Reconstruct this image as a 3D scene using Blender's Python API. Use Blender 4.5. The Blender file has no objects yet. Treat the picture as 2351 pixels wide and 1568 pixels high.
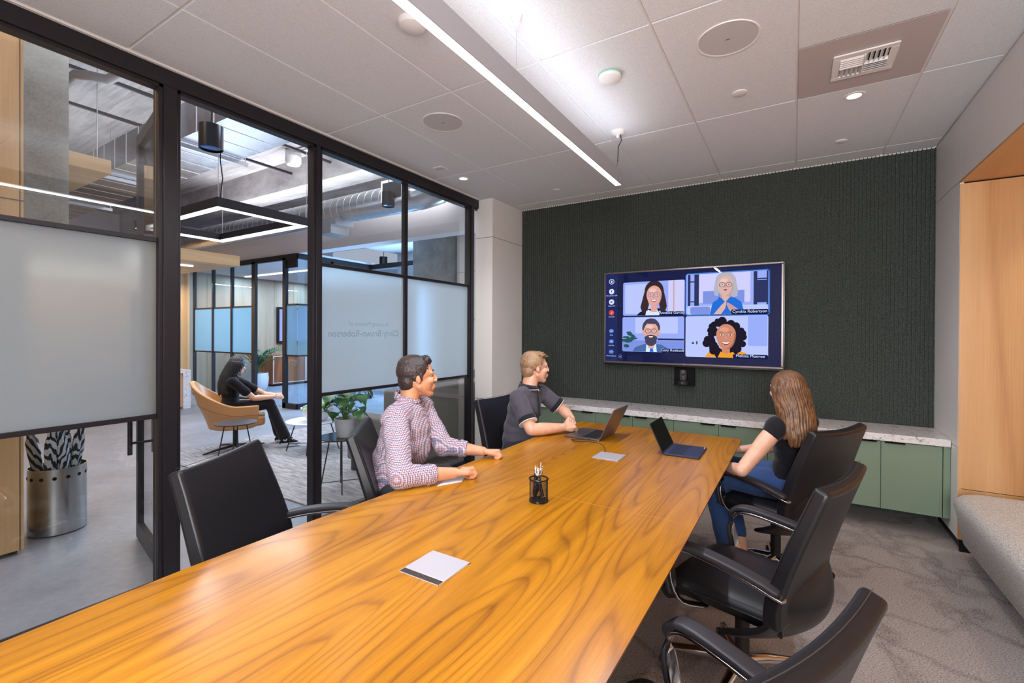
import bpy, bmesh, math, random
from math import sin, cos, pi, radians, sqrt, atan2
from mathutils import Vector, Matrix, noise
random.seed(7)
S = bpy.context.scene
COL = S.collection
# ------------------------------------------------------------------ camera
IMG_W, IMG_H = 2351.0, 1568.0
FPX, PPX, PPY = 1059.545, 1175.5, 768.03
YAW, PITCH, ROLL = 0.547605, -0.0046349, -0.0043814
cam_d = bpy.data.cameras.new('camera')
cam = bpy.data.objects.new('camera', cam_d)
COL.objects.link(cam)
S.camera = cam
cam_d.sensor_fit = 'HORIZONTAL'
cam_d.sensor_width = 36.0
cam_d.lens = 36.0 * FPX / IMG_W
cam_d.shift_x = (IMG_W / 2 - PPX) / IMG_W
cam_d.shift_y = -(IMG_H / 2 - PPY) / IMG_W
cam_d.clip_start = 0.02
f_ = Vector((-sin(YAW) * cos(PITCH), cos(YAW) * cos(PITCH), sin(PITCH)))
r_ = Vector((cos(YAW), sin(YAW), 0.0))
d_ = f_.cross(r_)
r2 = cos(ROLL) * r_ + sin(ROLL) * d_
d2 = -sin(ROLL) * r_ + cos(ROLL) * d_
M = Matrix.Identity(4)
for i in range(3):
    M[i][0] = r2[i]; M[i][1] = -d2[i]; M[i][2] = -f_[i]
M[0][3], M[1][3], M[2][3] = 0.0, 0.0, 1.48
cam.matrix_world = M
# ------------------------------------------------------------------ world, exposure
world = bpy.data.worlds.new('world'); S.world = world
world.use_nodes = True
bg = world.node_tree.nodes['Background']
bg.inputs[0].default_value = (0.72, 0.80, 1.0, 1)
bg.inputs[1].default_value = 0.55
S.view_settings.view_transform = 'Standard'
S.view_settings.look = 'None'
S.view_settings.exposure = 0.2
S.view_settings.gamma = 1.0
S.view_settings.use_curve_mapping = False
cy = S.cycles
cy.max_bounces = 7; cy.diffuse_bounces = 4; cy.glossy_bounces = 3
cy.transmission_bounces = 6; cy.transparent_max_bounces = 12
cy.caustics_reflective = False; cy.caustics_refractive = False
cy.sample_clamp_indirect = 4.0
cy.use_denoising = True
cy.use_adaptive_sampling = True; cy.adaptive_threshold = 0.02

def area(name, loc, sx, sy, watts, col=(1, 1, 1), rot=(0, 0, 0), spread=180):
    l = bpy.data.lights.new(name, 'AREA'); l.shape = 'RECTANGLE'
    l.size, l.size_y, l.energy, l.color = sx, sy, watts, col
    l.spread = radians(spread)
    o = bpy.data.objects.new(name, l); o.location = loc; o.rotation_euler = rot
    COL.objects.link(o); return o

def spot(name, loc, watts, col=(1, .85, .68), angle=95, blend=.9, r=.05, rot=(0, 0, 0)):
    l = bpy.data.lights.new(name, 'SPOT'); l.energy = watts; l.color = col
    l.spot_size = radians(angle); l.spot_blend = blend; l.shadow_soft_size = r
    o = bpy.data.objects.new(name, l); o.location = loc; o.rotation_euler = rot
    COL.objects.link(o); return o

# large lamps (the bright lenses themselves are modelled further down)
PEND_Y0, PEND_Y1, PEND_X = -1.30, 3.36, -1.122
COOL = (.88, .92, 1.0)
area('pendant_downlight', (PEND_X, (PEND_Y0 + PEND_Y1) / 2, 2.570), .045, PEND_Y1 - PEND_Y0 - .04, 55, COOL)
area('pendant_uplight', (PEND_X, (PEND_Y0 + PEND_Y1) / 2, 2.700), .045, PEND_Y1 - PEND_Y0 - .04, 6.5, (.90, .93, 1.0), (pi, 0, 0))
for (x, y, w) in ((-2.746, 3.584, 30), (.316, 3.588, 30), (-2.746, 0.9, 26), (.316, 0.9, 30), (.316, -0.9, 30), (-2.3, -0.9, 30)):
    spot('downlight_beam', (x, y, 2.955), w)
for (y, w) in ((4.02, 26), (1.9, 14), (.5, 12)):
    spot('alcove_downlight_beam', (1.62, y, 2.49), w, (1, .86, .70), 100)
area('rear_added_fill', (.46, -1.70, 1.70), .9, 1.5, 125, (.92, .97, 1.0), (pi / 2, 0, 0))  # added fill behind the camera, set at the invented rear window
# lobby lamps and added fill lights without fixtures
area('ring_up_fill', (-6.2, 3.08, 2.93), 2.0, 1.0, 12, (.70, .82, 1.0), (pi, 0, 0))  # added upward fill above the ring, brightens the concrete ceiling
area('bulkhead_fill', (-7.5, 5.47, 3.84), 7.0, .2, 85, (.86, .92, 1.0), (pi, 0, 0))  # hidden fill added on the bulkhead to light the ceiling
area('ring_light_near', (-6.2, 2.565, 2.79), 2.0, .04, 30, COOL)
area('ring_light_far', (-6.2, 3.595, 2.79), 2.0, .04, 30, COOL)
area('head_up_fill', (-3.45, 2.2, 3.35), .25, 5.0, 110, (.88, .93, 1.0), (pi, 0, 0))  # unseen fill over the partition head, added to lift the lobby ceiling
area('duct_top_fill', (-7.2, 2.65, 3.90), 7.5, .4, 45, (.88, .93, 1.0), (pi, 0, 0))  # fill added out of sight on the duct, for the ceiling
area('column_fill', (-4.6, 4.2, 4.6), 1.6, .8, 60, (.95, .95, 1.0), (radians(35), 0, 0))  # added light to brighten the concrete column, no fixture
area('lobby_fill', (-4.9, 1.0, 4.6), 2.4, 3.6, 70, (.80, .88, 1.0))  # general lobby fill added out of view
area('lobby_entry_fill', (-6.2, -2.0, 4.3), 3.0, 2.0, 70, (1, .90, .80))  # added warm fill near the entry, no fixture modelled
area('meeting_room_strip', (-10.6, 6.88, 2.92), 4.0, .06, 120, (.50, .74, 1.0))
area('meeting_room_strip', (-10.6, 8.6, 2.92), 4.0, .06, 110, (.50, .74, 1.0))
area('recess_fill', (-6.3, 6.7, 3.28), 2.4, .2, 9, (.60, .70, 1.0))  # added bluish fill under the recess ceiling, no fixture
area('lobby_blue_fill', (-6.9, 7.82, 1.4), 1.8, 2.2, 210, (.36, .64, 1.0), (-pi / 2, 0, 0))  # added blue fill for the frosted film; no window stands here
area('side_added_fill', (-4.45, 6.57, 1.55), .6, .9, 14, (.55, .78, 1.0), (-pi / 2, 0, 0))  # added blue fill at the invented side window
area('corridor_fill', (-3.75, -.3, 4.4), .8, 2.4, 26, (1, .84, .72))  # unseen warm fill added between oak wall and left frosted pane
area('reception_strip', (-8.95, 3.43, 2.59), .05, 1.0, 18, (1, .88, .74))
area('reception_strip', (-11.6, 3.4, 2.58), .1, 3.4, 60, (1, .86, .70))

# ------------------------------------------------------------------ helpers
_rots = {}
def tag(o, label=None, cat=None, group=None, kind=None):
    if label: o['label'] = label
    if cat: o['category'] = cat
    if group: o['group'] = group
    if kind: o['kind'] = kind
    return o

def thing(name, label, cat, loc=(0, 0, 0), rz=0.0, group=None):
    o = bpy.data.objects.new(name, None); COL.objects.link(o)
    o.empty_display_size = .1
    o.location = loc; o.rotation_euler = (0, 0, rz)
    tag(o, label, cat, group); return o

def dup(o, parent=None):
    c = o.copy(); COL.objects.link(c)
    if parent is not None:
        c.parent = parent
    for ch in list(o.children):
        dup(ch, c)
    return c

def basis(axis):
    a = Vector(axis).normalized()
    t = Vector((0, 0, 1)) if abs(a.z) < .9 else Vector((1, 0, 0))
    u = a.cross(t).normalized(); v = a.cross(u).normalized()
    return a, u, v

class MB:
    def __init__(s):
        s.bm = bmesh.new(); s.mi = 0
    def face(s, vs):
        try:
            f = s.bm.faces.new(vs); f.material_index = s.mi; return f
        except ValueError:
            return None
    def box(s, lo, hi):
        (x0, y0, z0), (x1, y1, z1) = lo, hi
        v = [s.bm.verts.new(p) for p in ((x0, y0, z0), (x1, y0, z0), (x1, y1, z0), (x0, y1, z0), (x0, y0, z1), (x1, y0, z1), (x1, y1, z1), (x0, y1, z1))]
        for q in ((3, 2, 1, 0), (4, 5, 6, 7), (0, 1, 5, 4), (1, 2, 6, 5), (2, 3, 7, 6), (3, 0, 4, 7)):
            s.face([v[i] for i in q])
        return s
    def obox(s, c, size, m):
        """box of full size about c turned by a 3x3 matrix (or z angle)"""
        if not isinstance(m, Matrix): m = Matrix.Rotation(m, 3, 'Z')
        h = Vector(size) / 2; c = Vector(c)
        v = []
        for z in (-1, 1):
            for (x, y) in ((-1, -1), (1, -1), (1, 1), (-1, 1)):
                v.append(s.bm.verts.new(c + m @ Vector((x * h.x, y * h.y, z * h.z))))
        for q in ((3, 2, 1, 0), (4, 5, 6, 7), (0, 1, 5, 4), (1, 2, 6, 5), (2, 3, 7, 6), (3, 0, 4, 7)):
            s.face([v[i] for i in q])
        return s
    def quad(s, *ps):
        s.face([s.bm.verts.new(p) for p in ps]); return s
    def cyl(s, p0, p1, r0, r1=None, seg=20, cap=True):
        if r1 is None: r1 = r0
        p0, p1 = Vector(p0), Vector(p1)
        a, u, v = basis(p1 - p0)
        A = [s.bm.verts.new(p0 + (u * cos(t) + v * sin(t)) * r0) for t in [2 * pi * i / seg for i in range(seg)]]
        B = [s.bm.verts.new(p1 + (u * cos(t) + v * sin(t)) * r1) for t in [2 * pi * i / seg for i in range(seg)]]
        for i in range(seg):
            j = (i + 1) % seg
            s.face([A[j], A[i], B[i], B[j]])
        if cap: s.face(A); s.face(B[::-1])
        return s
    def tube(s, pts, r, seg=10, flat=None, closed=False, cap=True):
        """swept tube; r number or list; flat=(w,t,upvector) gives rectangular-ish section"""
        pts = [Vector(p) for p in pts]; n = len(pts); rings = []
        prev = None
        for i, p in enumerate(pts):
            if closed: d = pts[(i + 1) % n] - pts[i - 1]
            else: d = pts[min(i + 1, n - 1)] - pts[max(i - 1, 0)]
            d.normalize()
            if flat:
                u = Vector(flat[2]); u = (u - d * u.dot(d)).normalized(); v = d.cross(u).normalized()
            else:
                if prev is None: _, u, v = basis(d)
                else:
                    u = (prev - d * prev.dot(d)).normalized(); v = d.cross(u).normalized()
                prev = u
            rr = r[i] if isinstance(r, (list, tuple)) else r
            ring = []
            if flat:
                w, t = flat[0] * (rr or 1), flat[1] * (rr or 1)
                k = .25 * min(w, t)
                for (a, b) in ((-w + k, -t), (w - k, -t), (w, -t + k), (w, t - k), (w - k, t), (-w + k, t), (-w, t - k), (-w, -t + k)):
                    ring.append(s.bm.verts.new(p + v * a + u * b))
            else:
                for j in range(seg):
                    t = 2 * pi * j / seg
                    ring.append(s.bm.verts.new(p + (u * cos(t) + v * sin(t)) * rr))
            rings.append(ring)
        m = len(rings[0])
        for i in range(n if closed else n - 1):
            A, B = rings[i], rings[(i + 1) % n]
            for j in range(m):
                k = (j + 1) % m
                s.face([A[j], A[k], B[k], B[j]])
        if cap and not closed: s.face(rings[0][::-1]); s.face(rings[-1])
        return s
    def ell(s, c, r, m=None, seg=16, rings=10):
        c = Vector(c)
        if not hasattr(r, '__len__'): r = (r, r, r)
        m = m or Matrix.Identity(3)
        top = s.bm.verts.new(c + m @ Vector((0, 0, r[2]))); bot = s.bm.verts.new(c + m @ Vector((0, 0, -r[2])))
        R = []
        for i in range(1, rings):
            a = pi * i / rings
            R.append([s.bm.verts.new(c + m @ Vector((r[0] * sin(a) * cos(2 * pi * j / seg), r[1] * sin(a) * sin(2 * pi * j / seg), r[2] * cos(a)))) for j in range(seg)])
        for j in range(seg):
            k = (j + 1) % seg
            s.face([top, R[0][j], R[0][k]]); s.face([bot, R[-1][k], R[-1][j]])
            for i in range(len(R) - 1):
                s.face([R[i][j], R[i + 1][j], R[i + 1][k], R[i][k]])
        return s
    def cap(s, p0, p1, r0, r1, seg=12):
        """tapered capsule (closed pieces for the remesher)"""
        s.cyl(p0, p1, r0, r1, seg); s.ell(p0, r0, None, seg, 8); s.ell(p1, r1, None, seg, 8); return s
    def lathe(s, prof, c=(0, 0, 0), seg=32, m=None):
        c = Vector(c); m = m or Matrix.Identity(3); R = []
        for (r, z) in prof:
            if r < 1e-6: R.append([s.bm.verts.new(c + m @ Vector((0, 0, z)))])
            else: R.append([s.bm.verts.new(c + m @ Vector((r * cos(2 * pi * j / seg), r * sin(2 * pi * j / seg), z))) for j in range(seg)])
        for i in range(len(R) - 1):
            A, B = R[i], R[i + 1]
            for j in range(seg):
                k = (j + 1) % seg
                if len(A) == 1 and len(B) == 1: continue
                if len(A) == 1: s.face([A[0], B[k], B[j]])
                elif len(B) == 1: s.face([A[j], A[k], B[0]])
                else: s.face([A[j], A[k], B[k], B[j]])
        return s
    def prism(s, poly, z0, z1):
        A = [s.bm.verts.new((x, y, z0)) for x, y in poly]; B = [s.bm.verts.new((x, y, z1)) for x, y in poly]
        s.face(A[::-1]); s.face(B)
        n = len(poly)
        for i in range(n):
            j = (i + 1) % n; s.face([A[i], A[j], B[j], B[i]])
        return s
    def poly(s, pts):
        s.face([s.bm.verts.new(p) for p in pts]); return s
    def slab(s, fn, nu, nv, th):
        """closed sheet: fn(u,v)->(point); thickness th along normal"""
        P = [[Vector(fn(i / nu, j / nv)) for j in range(nv + 1)] for i in range(nu + 1)]
        def nrm(i, j):
            a = P[min(i + 1, nu)][j] - P[max(i - 1, 0)][j]; b = P[i][min(j + 1, nv)] - P[i][max(j - 1, 0)]
            return a.cross(b).normalized()
        F = [[s.bm.verts.new(P[i][j]) for j in range(nv + 1)] for i in range(nu + 1)]
        tf = th if callable(th) else (lambda u, v: th)
        K = [[s.bm.verts.new(P[i][j] - nrm(i, j) * tf(i / nu, j / nv)) for j in range(nv + 1)] for i in range(nu + 1)]
        for i in range(nu):
            for j in range(nv):
                s.face([F[i][j], F[i + 1][j], F[i + 1][j + 1], F[i][j + 1]])
                s.face([K[i][j + 1], K[i + 1][j + 1], K[i + 1][j], K[i][j]])
        for i in range(nu):
            s.face([F[i + 1][0], F[i][0], K[i][0], K[i + 1][0]]); s.face([F[i][nv], F[i + 1][nv], K[i + 1][nv], K[i][nv]])
        for j in range(nv):
            s.face([F[0][j], F[0][j + 1], K[0][j + 1], K[0][j]]); s.face([F[nu][j + 1], F[nu][j], K[nu][j], K[nu][j + 1]])
        return s
    def text(s, body, size, place, align='LEFT', extrude=0.0, bold=0.0):
        """flat lettering; place maps (x,y) in the text plane to a 3d point"""
        cu = bpy.data.curves.new('t', 'FONT'); cu.body = body; cu.size = size; cu.align_x = align
        cu.resolution_u = 3; cu.offset = bold
        o = bpy.data.objects.new('t', cu); COL.objects.link(o)
        bpy.context.view_layer.update()
        dg = bpy.context.evaluated_depsgraph_get()
        me = bpy.data.meshes.new_from_object(o.evaluated_get(dg))
        vs = [s.bm.verts.new(place(v.co.x, v.co.y)) for v in me.vertices]
        for p in me.polygons: s.face([vs[i] for i in p.vertices])
        bpy.data.objects.remove(o); bpy.data.curves.remove(cu); bpy.data.meshes.remove(me)
        return s
    def xf(s, m):
        bmesh.ops.transform(s.bm, matrix=m, verts=s.bm.verts); return s
    def obj(s, name, mats, parent=None, smooth=None, bevel=0.0, seg=2, sub=0, world=True, recalc=True, shift=None):
        if shift is not None: bmesh.ops.translate(s.bm, vec=Vector(shift), verts=s.bm.verts)
        if parent is not None and world:
            pm = Matrix.LocRotScale(parent.location, parent.rotation_euler, None)
            if parent.parent is not None:
                q = parent.parent
                pm = Matrix.LocRotScale(q.location, q.rotation_euler, None) @ pm
            bmesh.ops.transform(s.bm, matrix=pm.inverted(), verts=s.bm.verts)
        if recalc: bmesh.ops.recalc_face_normals(s.bm, faces=s.bm.faces)
        me = bpy.data.meshes.new(name); s.bm.to_mesh(me); s.bm.free()
        for m in (mats if isinstance(mats, (list, tuple)) else [mats]): me.materials.append(m)
        if smooth is not None:
            me.shade_smooth(); me.set_sharp_from_angle(angle=radians(smooth))
        o = bpy.data.objects.new(name, me); COL.objects.link(o)
        if parent is not None: o.parent = parent
        if bevel:
            b = o.modifiers.new('bevel', 'BEVEL'); b.width = bevel; b.segments = seg; b.limit_method = 'ANGLE'; b.angle_limit = radians(35)
            if smooth is None: me.shade_smooth(); me.set_sharp_from_angle(angle=radians(50))
        if sub:
            m = o.modifiers.new('sub', 'SUBSURF'); m.levels = sub; m.render_levels = sub
        return o

def remesh(mb, name, mats, parent=None, voxel=.005, smooth=6, fac=.5, world=True, disp=None):
    """fuses the overlapping closed pieces of mb into one continuous surface"""
    me = bpy.data.meshes.new('tmp'); bmesh.ops.recalc_face_normals(mb.bm, faces=mb.bm.faces)
    mb.bm.to_mesh(me); mb.bm.free()
    o = bpy.data.objects.new('tmp', me); COL.objects.link(o)
    m = o.modifiers.new('r', 'REMESH'); m.mode = 'VOXEL'; m.voxel_size = voxel; m.use_smooth_shade = True
    if smooth:
        k = o.modifiers.new('s', 'SMOOTH'); k.iterations = smooth; k.factor = fac
    bpy.context.view_layer.update()
    dg = bpy.context.evaluated_depsgraph_get()
    nm = bpy.data.meshes.new_from_object(o.evaluated_get(dg)); nm.name = name
    bpy.data.objects.remove(o); bpy.data.meshes.remove(me)
    if disp:
        nrm = [v.normal.copy() for v in nm.vertices]
        for v, n in zip(nm.vertices, nrm): v.co = v.co + n * disp(v.co)
    if parent is not None and world:
        pm = Matrix.LocRotScale(parent.location, parent.rotation_euler, None)
        if parent.parent is not None:
            q = parent.parent; pm = Matrix.LocRotScale(q.location, q.rotation_euler, None) @ pm
        nm.transform(pm.inverted())
    nm.materials.clear()
    for mm in (mats if isinstance(mats, (list, tuple)) else [mats]): nm.materials.append(mm)
    nm.shade_smooth()
    ob = bpy.data.objects.new(name, nm); COL.objects.link(ob)
    if parent is not None: ob.parent = parent
    return ob

def rcorner(x0, y0, x1, y1, r, n=5):
    out = []
    for (cx, cy_, a0) in ((x1 - r, y1 - r, 0), (x0 + r, y1 - r, 90), (x0 + r, y0 + r, 180), (x1 - r, y0 + r, 270)):
        for i in range(n + 1):
            a = radians(a0 + 90 * i / n); out.append((cx + r * cos(a), cy_ + r * sin(a)))
    return out

# ------------------------------------------------------------------ materials
def srgb(r, g, b):
    f = lambda c: ((c / 255 + .055) / 1.055) ** 2.4 if c / 255 > .04045 else c / 255 / 12.92
    return (f(r), f(g), f(b), 1)
class Mat:
    def __init__(s, name, col=(.8, .8, .8, 1), rough=.5, metal=0, spec=.5, coat=0, sheen=0, emit=None, es=0, trans=0, sss=0):
        s.m = bpy.data.materials.new(name); s.m.use_nodes = True
        s.nt = s.m.node_tree; s.n = s.nt.nodes; s.l = s.nt.links
        s.b = s.n['Principled BSDF']; i = s.b.inputs
        i['Base Color'].default_value = col; i['Roughness'].default_value = rough; i['Metallic'].default_value = metal
        i['Specular IOR Level'].default_value = spec; i['Coat Weight'].default_value = coat; i['Coat Roughness'].default_value = .08
        i['Sheen Weight'].default_value = sheen; i['Transmission Weight'].default_value = trans
        if sss: i['Subsurface Weight'].default_value = sss; i['Subsurface Radius'].default_value = (.02, .008, .004)
        if emit: i['Emission Color'].default_value = emit; i['Emission Strength'].default_value = es
        s.tc = None
    def node(s, t, **kw):
        nd = s.n.new(t)
        for k, v in kw.items(): setattr(nd, k, v)
        return nd
    def coord(s, scale=(1, 1, 1), rot=(0, 0, 0), which='Object'):
        tc = s.node('ShaderNodeTexCoord'); mp = s.node('ShaderNodeMapping')
        mp.inputs['Scale'].default_value = scale; mp.inputs['Rotation'].default_value = rot
        s.l.new(tc.outputs[which], mp.inputs['Vector']); return mp.outputs['Vector']
    def noise(s, vec, scale=5, detail=3, rough=.5, dist=0):
        nd = s.node('ShaderNodeTexNoise'); nd.inputs['Scale'].default_value = scale; nd.inputs['Detail'].default_value = detail
        nd.inputs['Roughness'].default_value = rough; nd.inputs['Distortion'].default_value = dist
        s.l.new(vec, nd.inputs['Vector']); return nd.outputs['Fac']
    def ramp(s, fac, stops, interp='LINEAR'):
        r = s.node('ShaderNodeValToRGB'); r.color_ramp.interpolation = interp
        e = r.color_ramp.elements
        e[0].position, e[0].color = stops[0]; e[1].position, e[1].color = stops[-1]
        for p, c in stops[1:-1]:
            q = e.new(p); q.color = c
        s.l.new(fac, r.inputs['Fac']); return r.outputs['Color']
    def mix(s, fac, a, b, blend='MIX'):
        m = s.node('ShaderNodeMix'); m.data_type = 'RGBA'; m.blend_type = blend
        for sock, v in ((m.inputs[0], fac), (m.inputs[6], a), (m.inputs[7], b)):
            if hasattr(v, 'is_linked') or hasattr(v, 'links'): s.l.new(v, sock)
            else: sock.default_value = v
        return m.outputs[2]
    def math(s, op, a, b=0.0):
        m = s.node('ShaderNodeMath', operation=op)
        for sock, v in ((m.inputs[0], a), (m.inputs[1], b)):
            if hasattr(v, 'links'): s.l.new(v, sock)
            else: sock.default_value = v
        return m.outputs[0]
    def color(s, sock): s.l.new(sock, s.b.inputs['Base Color']); return s
    def rough(s, sock): s.l.new(sock, s.b.inputs['Roughness']); return s
    def bump(s, h, strength=.2, dist=.01):
        b = s.node('ShaderNodeBump'); b.inputs['Strength'].default_value = strength; b.inputs['Distance'].default_value = dist
        s.l.new(h, b.inputs['Height']); s.l.new(b.outputs['Normal'], s.b.inputs['Normal']); return s

def speckled(name, base, dark, light, scale, rough=.9, bump=.3, thr=(.35, .5, .65)):
    m = Mat(name, base, rough)
    v = m.coord()
    n = m.noise(v, scale, 2, .6)
    m.color(m.ramp(n, [(thr[0], dark), (thr[1], base), (thr[2], light)]))
    m.bump(n, bump, .004); return m.m

def wood(name, c0, c1, c2, axis='Z', scale=1.0, rough=.4, coat=0, spec=.5, streak=14, bump=.05, rings=2.2):
    """veneer: long wandering figure along one axis plus fine pores"""
    m = Mat(name, c1, rough, spec=spec, coat=coat)
    L = {'X': (.10, 1, 1), 'Y': (1, .10, 1), 'Z': (1, 1, .10)}[axis]
    v = m.coord(tuple(a * scale for a in L))
    big = m.noise(v, rings, 3, .5, .9)
    wv = m.node('ShaderNodeMath', operation='MULTIPLY'); wv.inputs[1].default_value = streak; m.l.new(big, wv.inputs[0])
    fr = m.math('PINGPONG', wv.outputs[0], 1.0)
    L2 = {'X': (.02, 1, 1), 'Y': (1, .02, 1), 'Z': (1, 1, .02)}[axis]
    v2 = m.coord(tuple(a * scale for a in L2))
    fine = m.noise(v2, 130, 3, .65)
    mid = m.noise(v2, 9, 3, .6)
    a = m.math('MULTIPLY', fr, .42); b = m.math('MULTIPLY', fine, .38); c = m.math('MULTIPLY', mid, .42)
    t = m.math('ADD', m.math('ADD', a, b), c)
    m.color(m.ramp(t, [(.30, c0), (.55, c1), (.86, c2)]))
    m.bump(fine, bump, .002); return m.m

WHITE = srgb(236, 230, 230)
mt = {}
mt['tile'] = speckled('acoustic_tile', srgb(228, 231, 236), srgb(214, 217, 223), srgb(238, 240, 244), 260, .95, .12)
mt['grid'] = Mat('grid_white', srgb(236, 232, 232), .5).m
mt['white_panel'] = Mat('white_laminate', srgb(242, 238, 235), .42).m
mt['seam'] = Mat('seam_dark', srgb(70, 60, 56), .8).m
mt['black_metal'] = Mat('black_metal', srgb(34, 31, 36), .42, 0, .4).m
mt['black_gloss'] = Mat('black_plastic', srgb(16, 15, 17), .22).m
mt['black_soft'] = Mat('black_soft', srgb(26, 24, 27), .55).m
mt['chrome'] = Mat('chrome', (.70, .69, .70, 1), .12, 1).m
mt['steel'] = Mat('steel', (.62, .62, .64, 1), .3, 1).m
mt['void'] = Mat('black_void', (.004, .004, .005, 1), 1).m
# carpet
m = Mat('carpet', srgb(120, 106, 104), 1.0, spec=.1)
v = m.coord(); w = m.coord((1, 1, 1))
fine = m.noise(v, 210, 2, .7); sp = m.noise(m.coord((1, 2.2, 1)), 120, 2, .6)
vo = m.node('ShaderNodeTexVoronoi'); vo.feature = 'DISTANCE_TO_EDGE'; vo.inputs['Scale'].default_value = 2.1
dn = m.node('ShaderNodeTexNoise'); dn.inputs['Scale'].default_value = 2.0; dn.inputs['Detail'].default_value = 4
m.l.new(v, dn.inputs['Vector'])
vm = m.node('ShaderNodeVectorMath', operation='ADD'); sc = m.node('ShaderNodeVectorMath', operation='SCALE'); sc.inputs['Scale'].default_value = .9
m.l.new(dn.outputs['Color'], sc.inputs[0]); m.l.new(v, vm.inputs[0]); m.l.new(sc.outputs[0], vm.inputs[1]); m.l.new(vm.outputs[0], vo.inputs['Vector'])
vein = m.ramp(vo.outputs['Distance'], [(0.0, (1, 1, 1, 1)), (.045, (.45, .45, .45, 1)), (.10, (0, 0, 0, 1))])
cl = m.noise(v, 3.0, 3, .5)
t = m.math('ADD', m.math('MULTIPLY', sp, .68), m.math('MULTIPLY', fine, .40))
t = m.math('SUBTRACT', t, .04)
veinf = m.math('MULTIPLY', m.math('MULTIPLY', vein, cl), .45)
t2 = m.math('SUBTRACT', t, m.math('MULTIPLY', veinf, .30))
m.color(m.ramp(t2, [(.26, srgb(62, 56, 56)), (.39, srgb(122, 113, 111)), (.50, srgb(168, 158, 155)), (.68, srgb(196, 186, 182))]))
m.bump(t, .5, .006); mt['carpet'] = m.m
# concrete
def concrete(name, a, b, c, sc=1.5, rough=.55):
    m = Mat(name, b, rough); v = m.coord()
    t = m.math('ADD', m.math('MULTIPLY', m.noise(v, sc, 6, .65, .6), .7), m.math('MULTIPLY', m.noise(v, sc * 22, 3, .6), .3))
    m.color(m.ramp(t, [(.33, a), (.5, b), (.68, c)])); m.bump(t, .1, .01); return m.m
mt['floor_conc'] = concrete('polished_concrete', srgb(116, 118, 128), srgb(138, 140, 150), srgb(156, 158, 168), 1.1, .42)
# board marked concrete soffit
m = Mat('board_concrete', srgb(150, 142, 140), .8); v = m.coord((.35, 5.0, 1))
t = m.math('ADD', m.math('MULTIPLY', m.noise(v, 2.4, 6, .7, .4), .6), m.math('MULTIPLY', m.noise(m.coord(), .9, 5, .65), .4))
m.color(m.ramp(t, [(.32, srgb(128, 122, 122)), (.5, srgb(182, 176, 176)), (.66, srgb(214, 208, 208))])); m.bump(t, .25, .02); mt['board'] = m.m
mt['col_conc'] = concrete('cast_concrete', srgb(126, 126, 124), srgb(158, 158, 154), srgb(184, 184, 180), 2.2, .8)
mt['oak'] = wood('light_oak', srgb(176, 132, 84), srgb(200, 157, 108), srgb(216, 176, 130), 'Z', 1.0, .45, streak=6, rings=1.3)
mt['oakY'] = wood('light_oak_lengthwise', srgb(176, 132, 84), srgb(200, 157, 108), srgb(216, 176, 130), 'Y', 1.0, .45, streak=6, rings=1.3)
mt['alcove'] = wood('golden_oak', srgb(184, 134, 84), srgb(204, 154, 102), srgb(218, 172, 122), 'Z', 1.0, .4, streak=7, rings=1.2)
mt['alcoveY'] = wood('golden_oak_soffit', srgb(184, 134, 84), srgb(204, 154, 102), srgb(218, 172, 122), 'Y', 1.0, .4, streak=7, rings=1.2)
mt['palewood'] = wood('pale_ash', srgb(158, 140, 120), srgb(178, 160, 140), srgb(192, 176, 158), 'Z', 1.0, .5, streak=4, rings=1.2)
mt['redwood'] = wood('brown_walnut', srgb(112, 60, 34), srgb(146, 84, 50), srgb(168, 104, 66), 'Z', 1.5, .4, streak=6)
# table veneer
def table_wood():
    m = Mat('table_veneer', srgb(200, 120, 40), .28, spec=.34, coat=.10)
    m.b.inputs['Coat Roughness'].default_value = .14
    v = m.coord((2.6, .26, 1), (0, 0, radians(-2)))
    n1 = m.node('ShaderNodeTexNoise'); n1.inputs['Scale'].default_value = 1.3; n1.inputs['Detail'].default_value = 1.5; n1.inputs['Roughness'].default_value = .40; n1.inputs['Distortion'].default_value = .2
    m.l.new(v, n1.inputs['Vector'])
    saw = m.math('FRACT', m.math('MULTIPLY', n1.outputs['Fac'], 26.0))
    line = m.ramp(saw, [(0.0, (.25, .25, .25, 1)), (.16, (.75, .75, .75, 1)), (.55, (1, 1, 1, 1)), (.88, (.8, .8, .8, 1)), (1.0, (.25, .25, .25, 1))])
    band = m.noise(m.coord((1.6, .10, 1)), 4.2, 3, .55)
    straight = m.noise(m.coord((1, .03, 1)), 34, 3, .6)
    pores = m.noise(m.coord((1, .03, 1)), 260, 3, .7)
    t = m.math('ADD', m.math('ADD', m.math('MULTIPLY', line, .20), m.math('MULTIPLY', band, .42)), m.math('ADD', m.math('MULTIPLY', pores, .22), m.math('MULTIPLY', straight, .26)))
    c = m.ramp(t, [(.34, srgb(104, 58, 8)), (.50, srgb(150, 92, 10)), (.64, srgb(182, 118, 14)), (.82, srgb(206, 142, 30))])
    m.color(c); m.bump(pores, .03, .001)
    return m.m
mt['table'] = table_wood()
mt['table_edge'] = Mat('table_edge', srgb(120, 66, 26), .35).m
mt['felt'] = speckled('green_felt', srgb(66, 71, 67), srgb(48, 54, 50), srgb(86, 92, 87), 130, 1.0, .3)
mt['green'] = Mat('sage_laminate', srgb(118, 136, 114), .45).m
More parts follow.
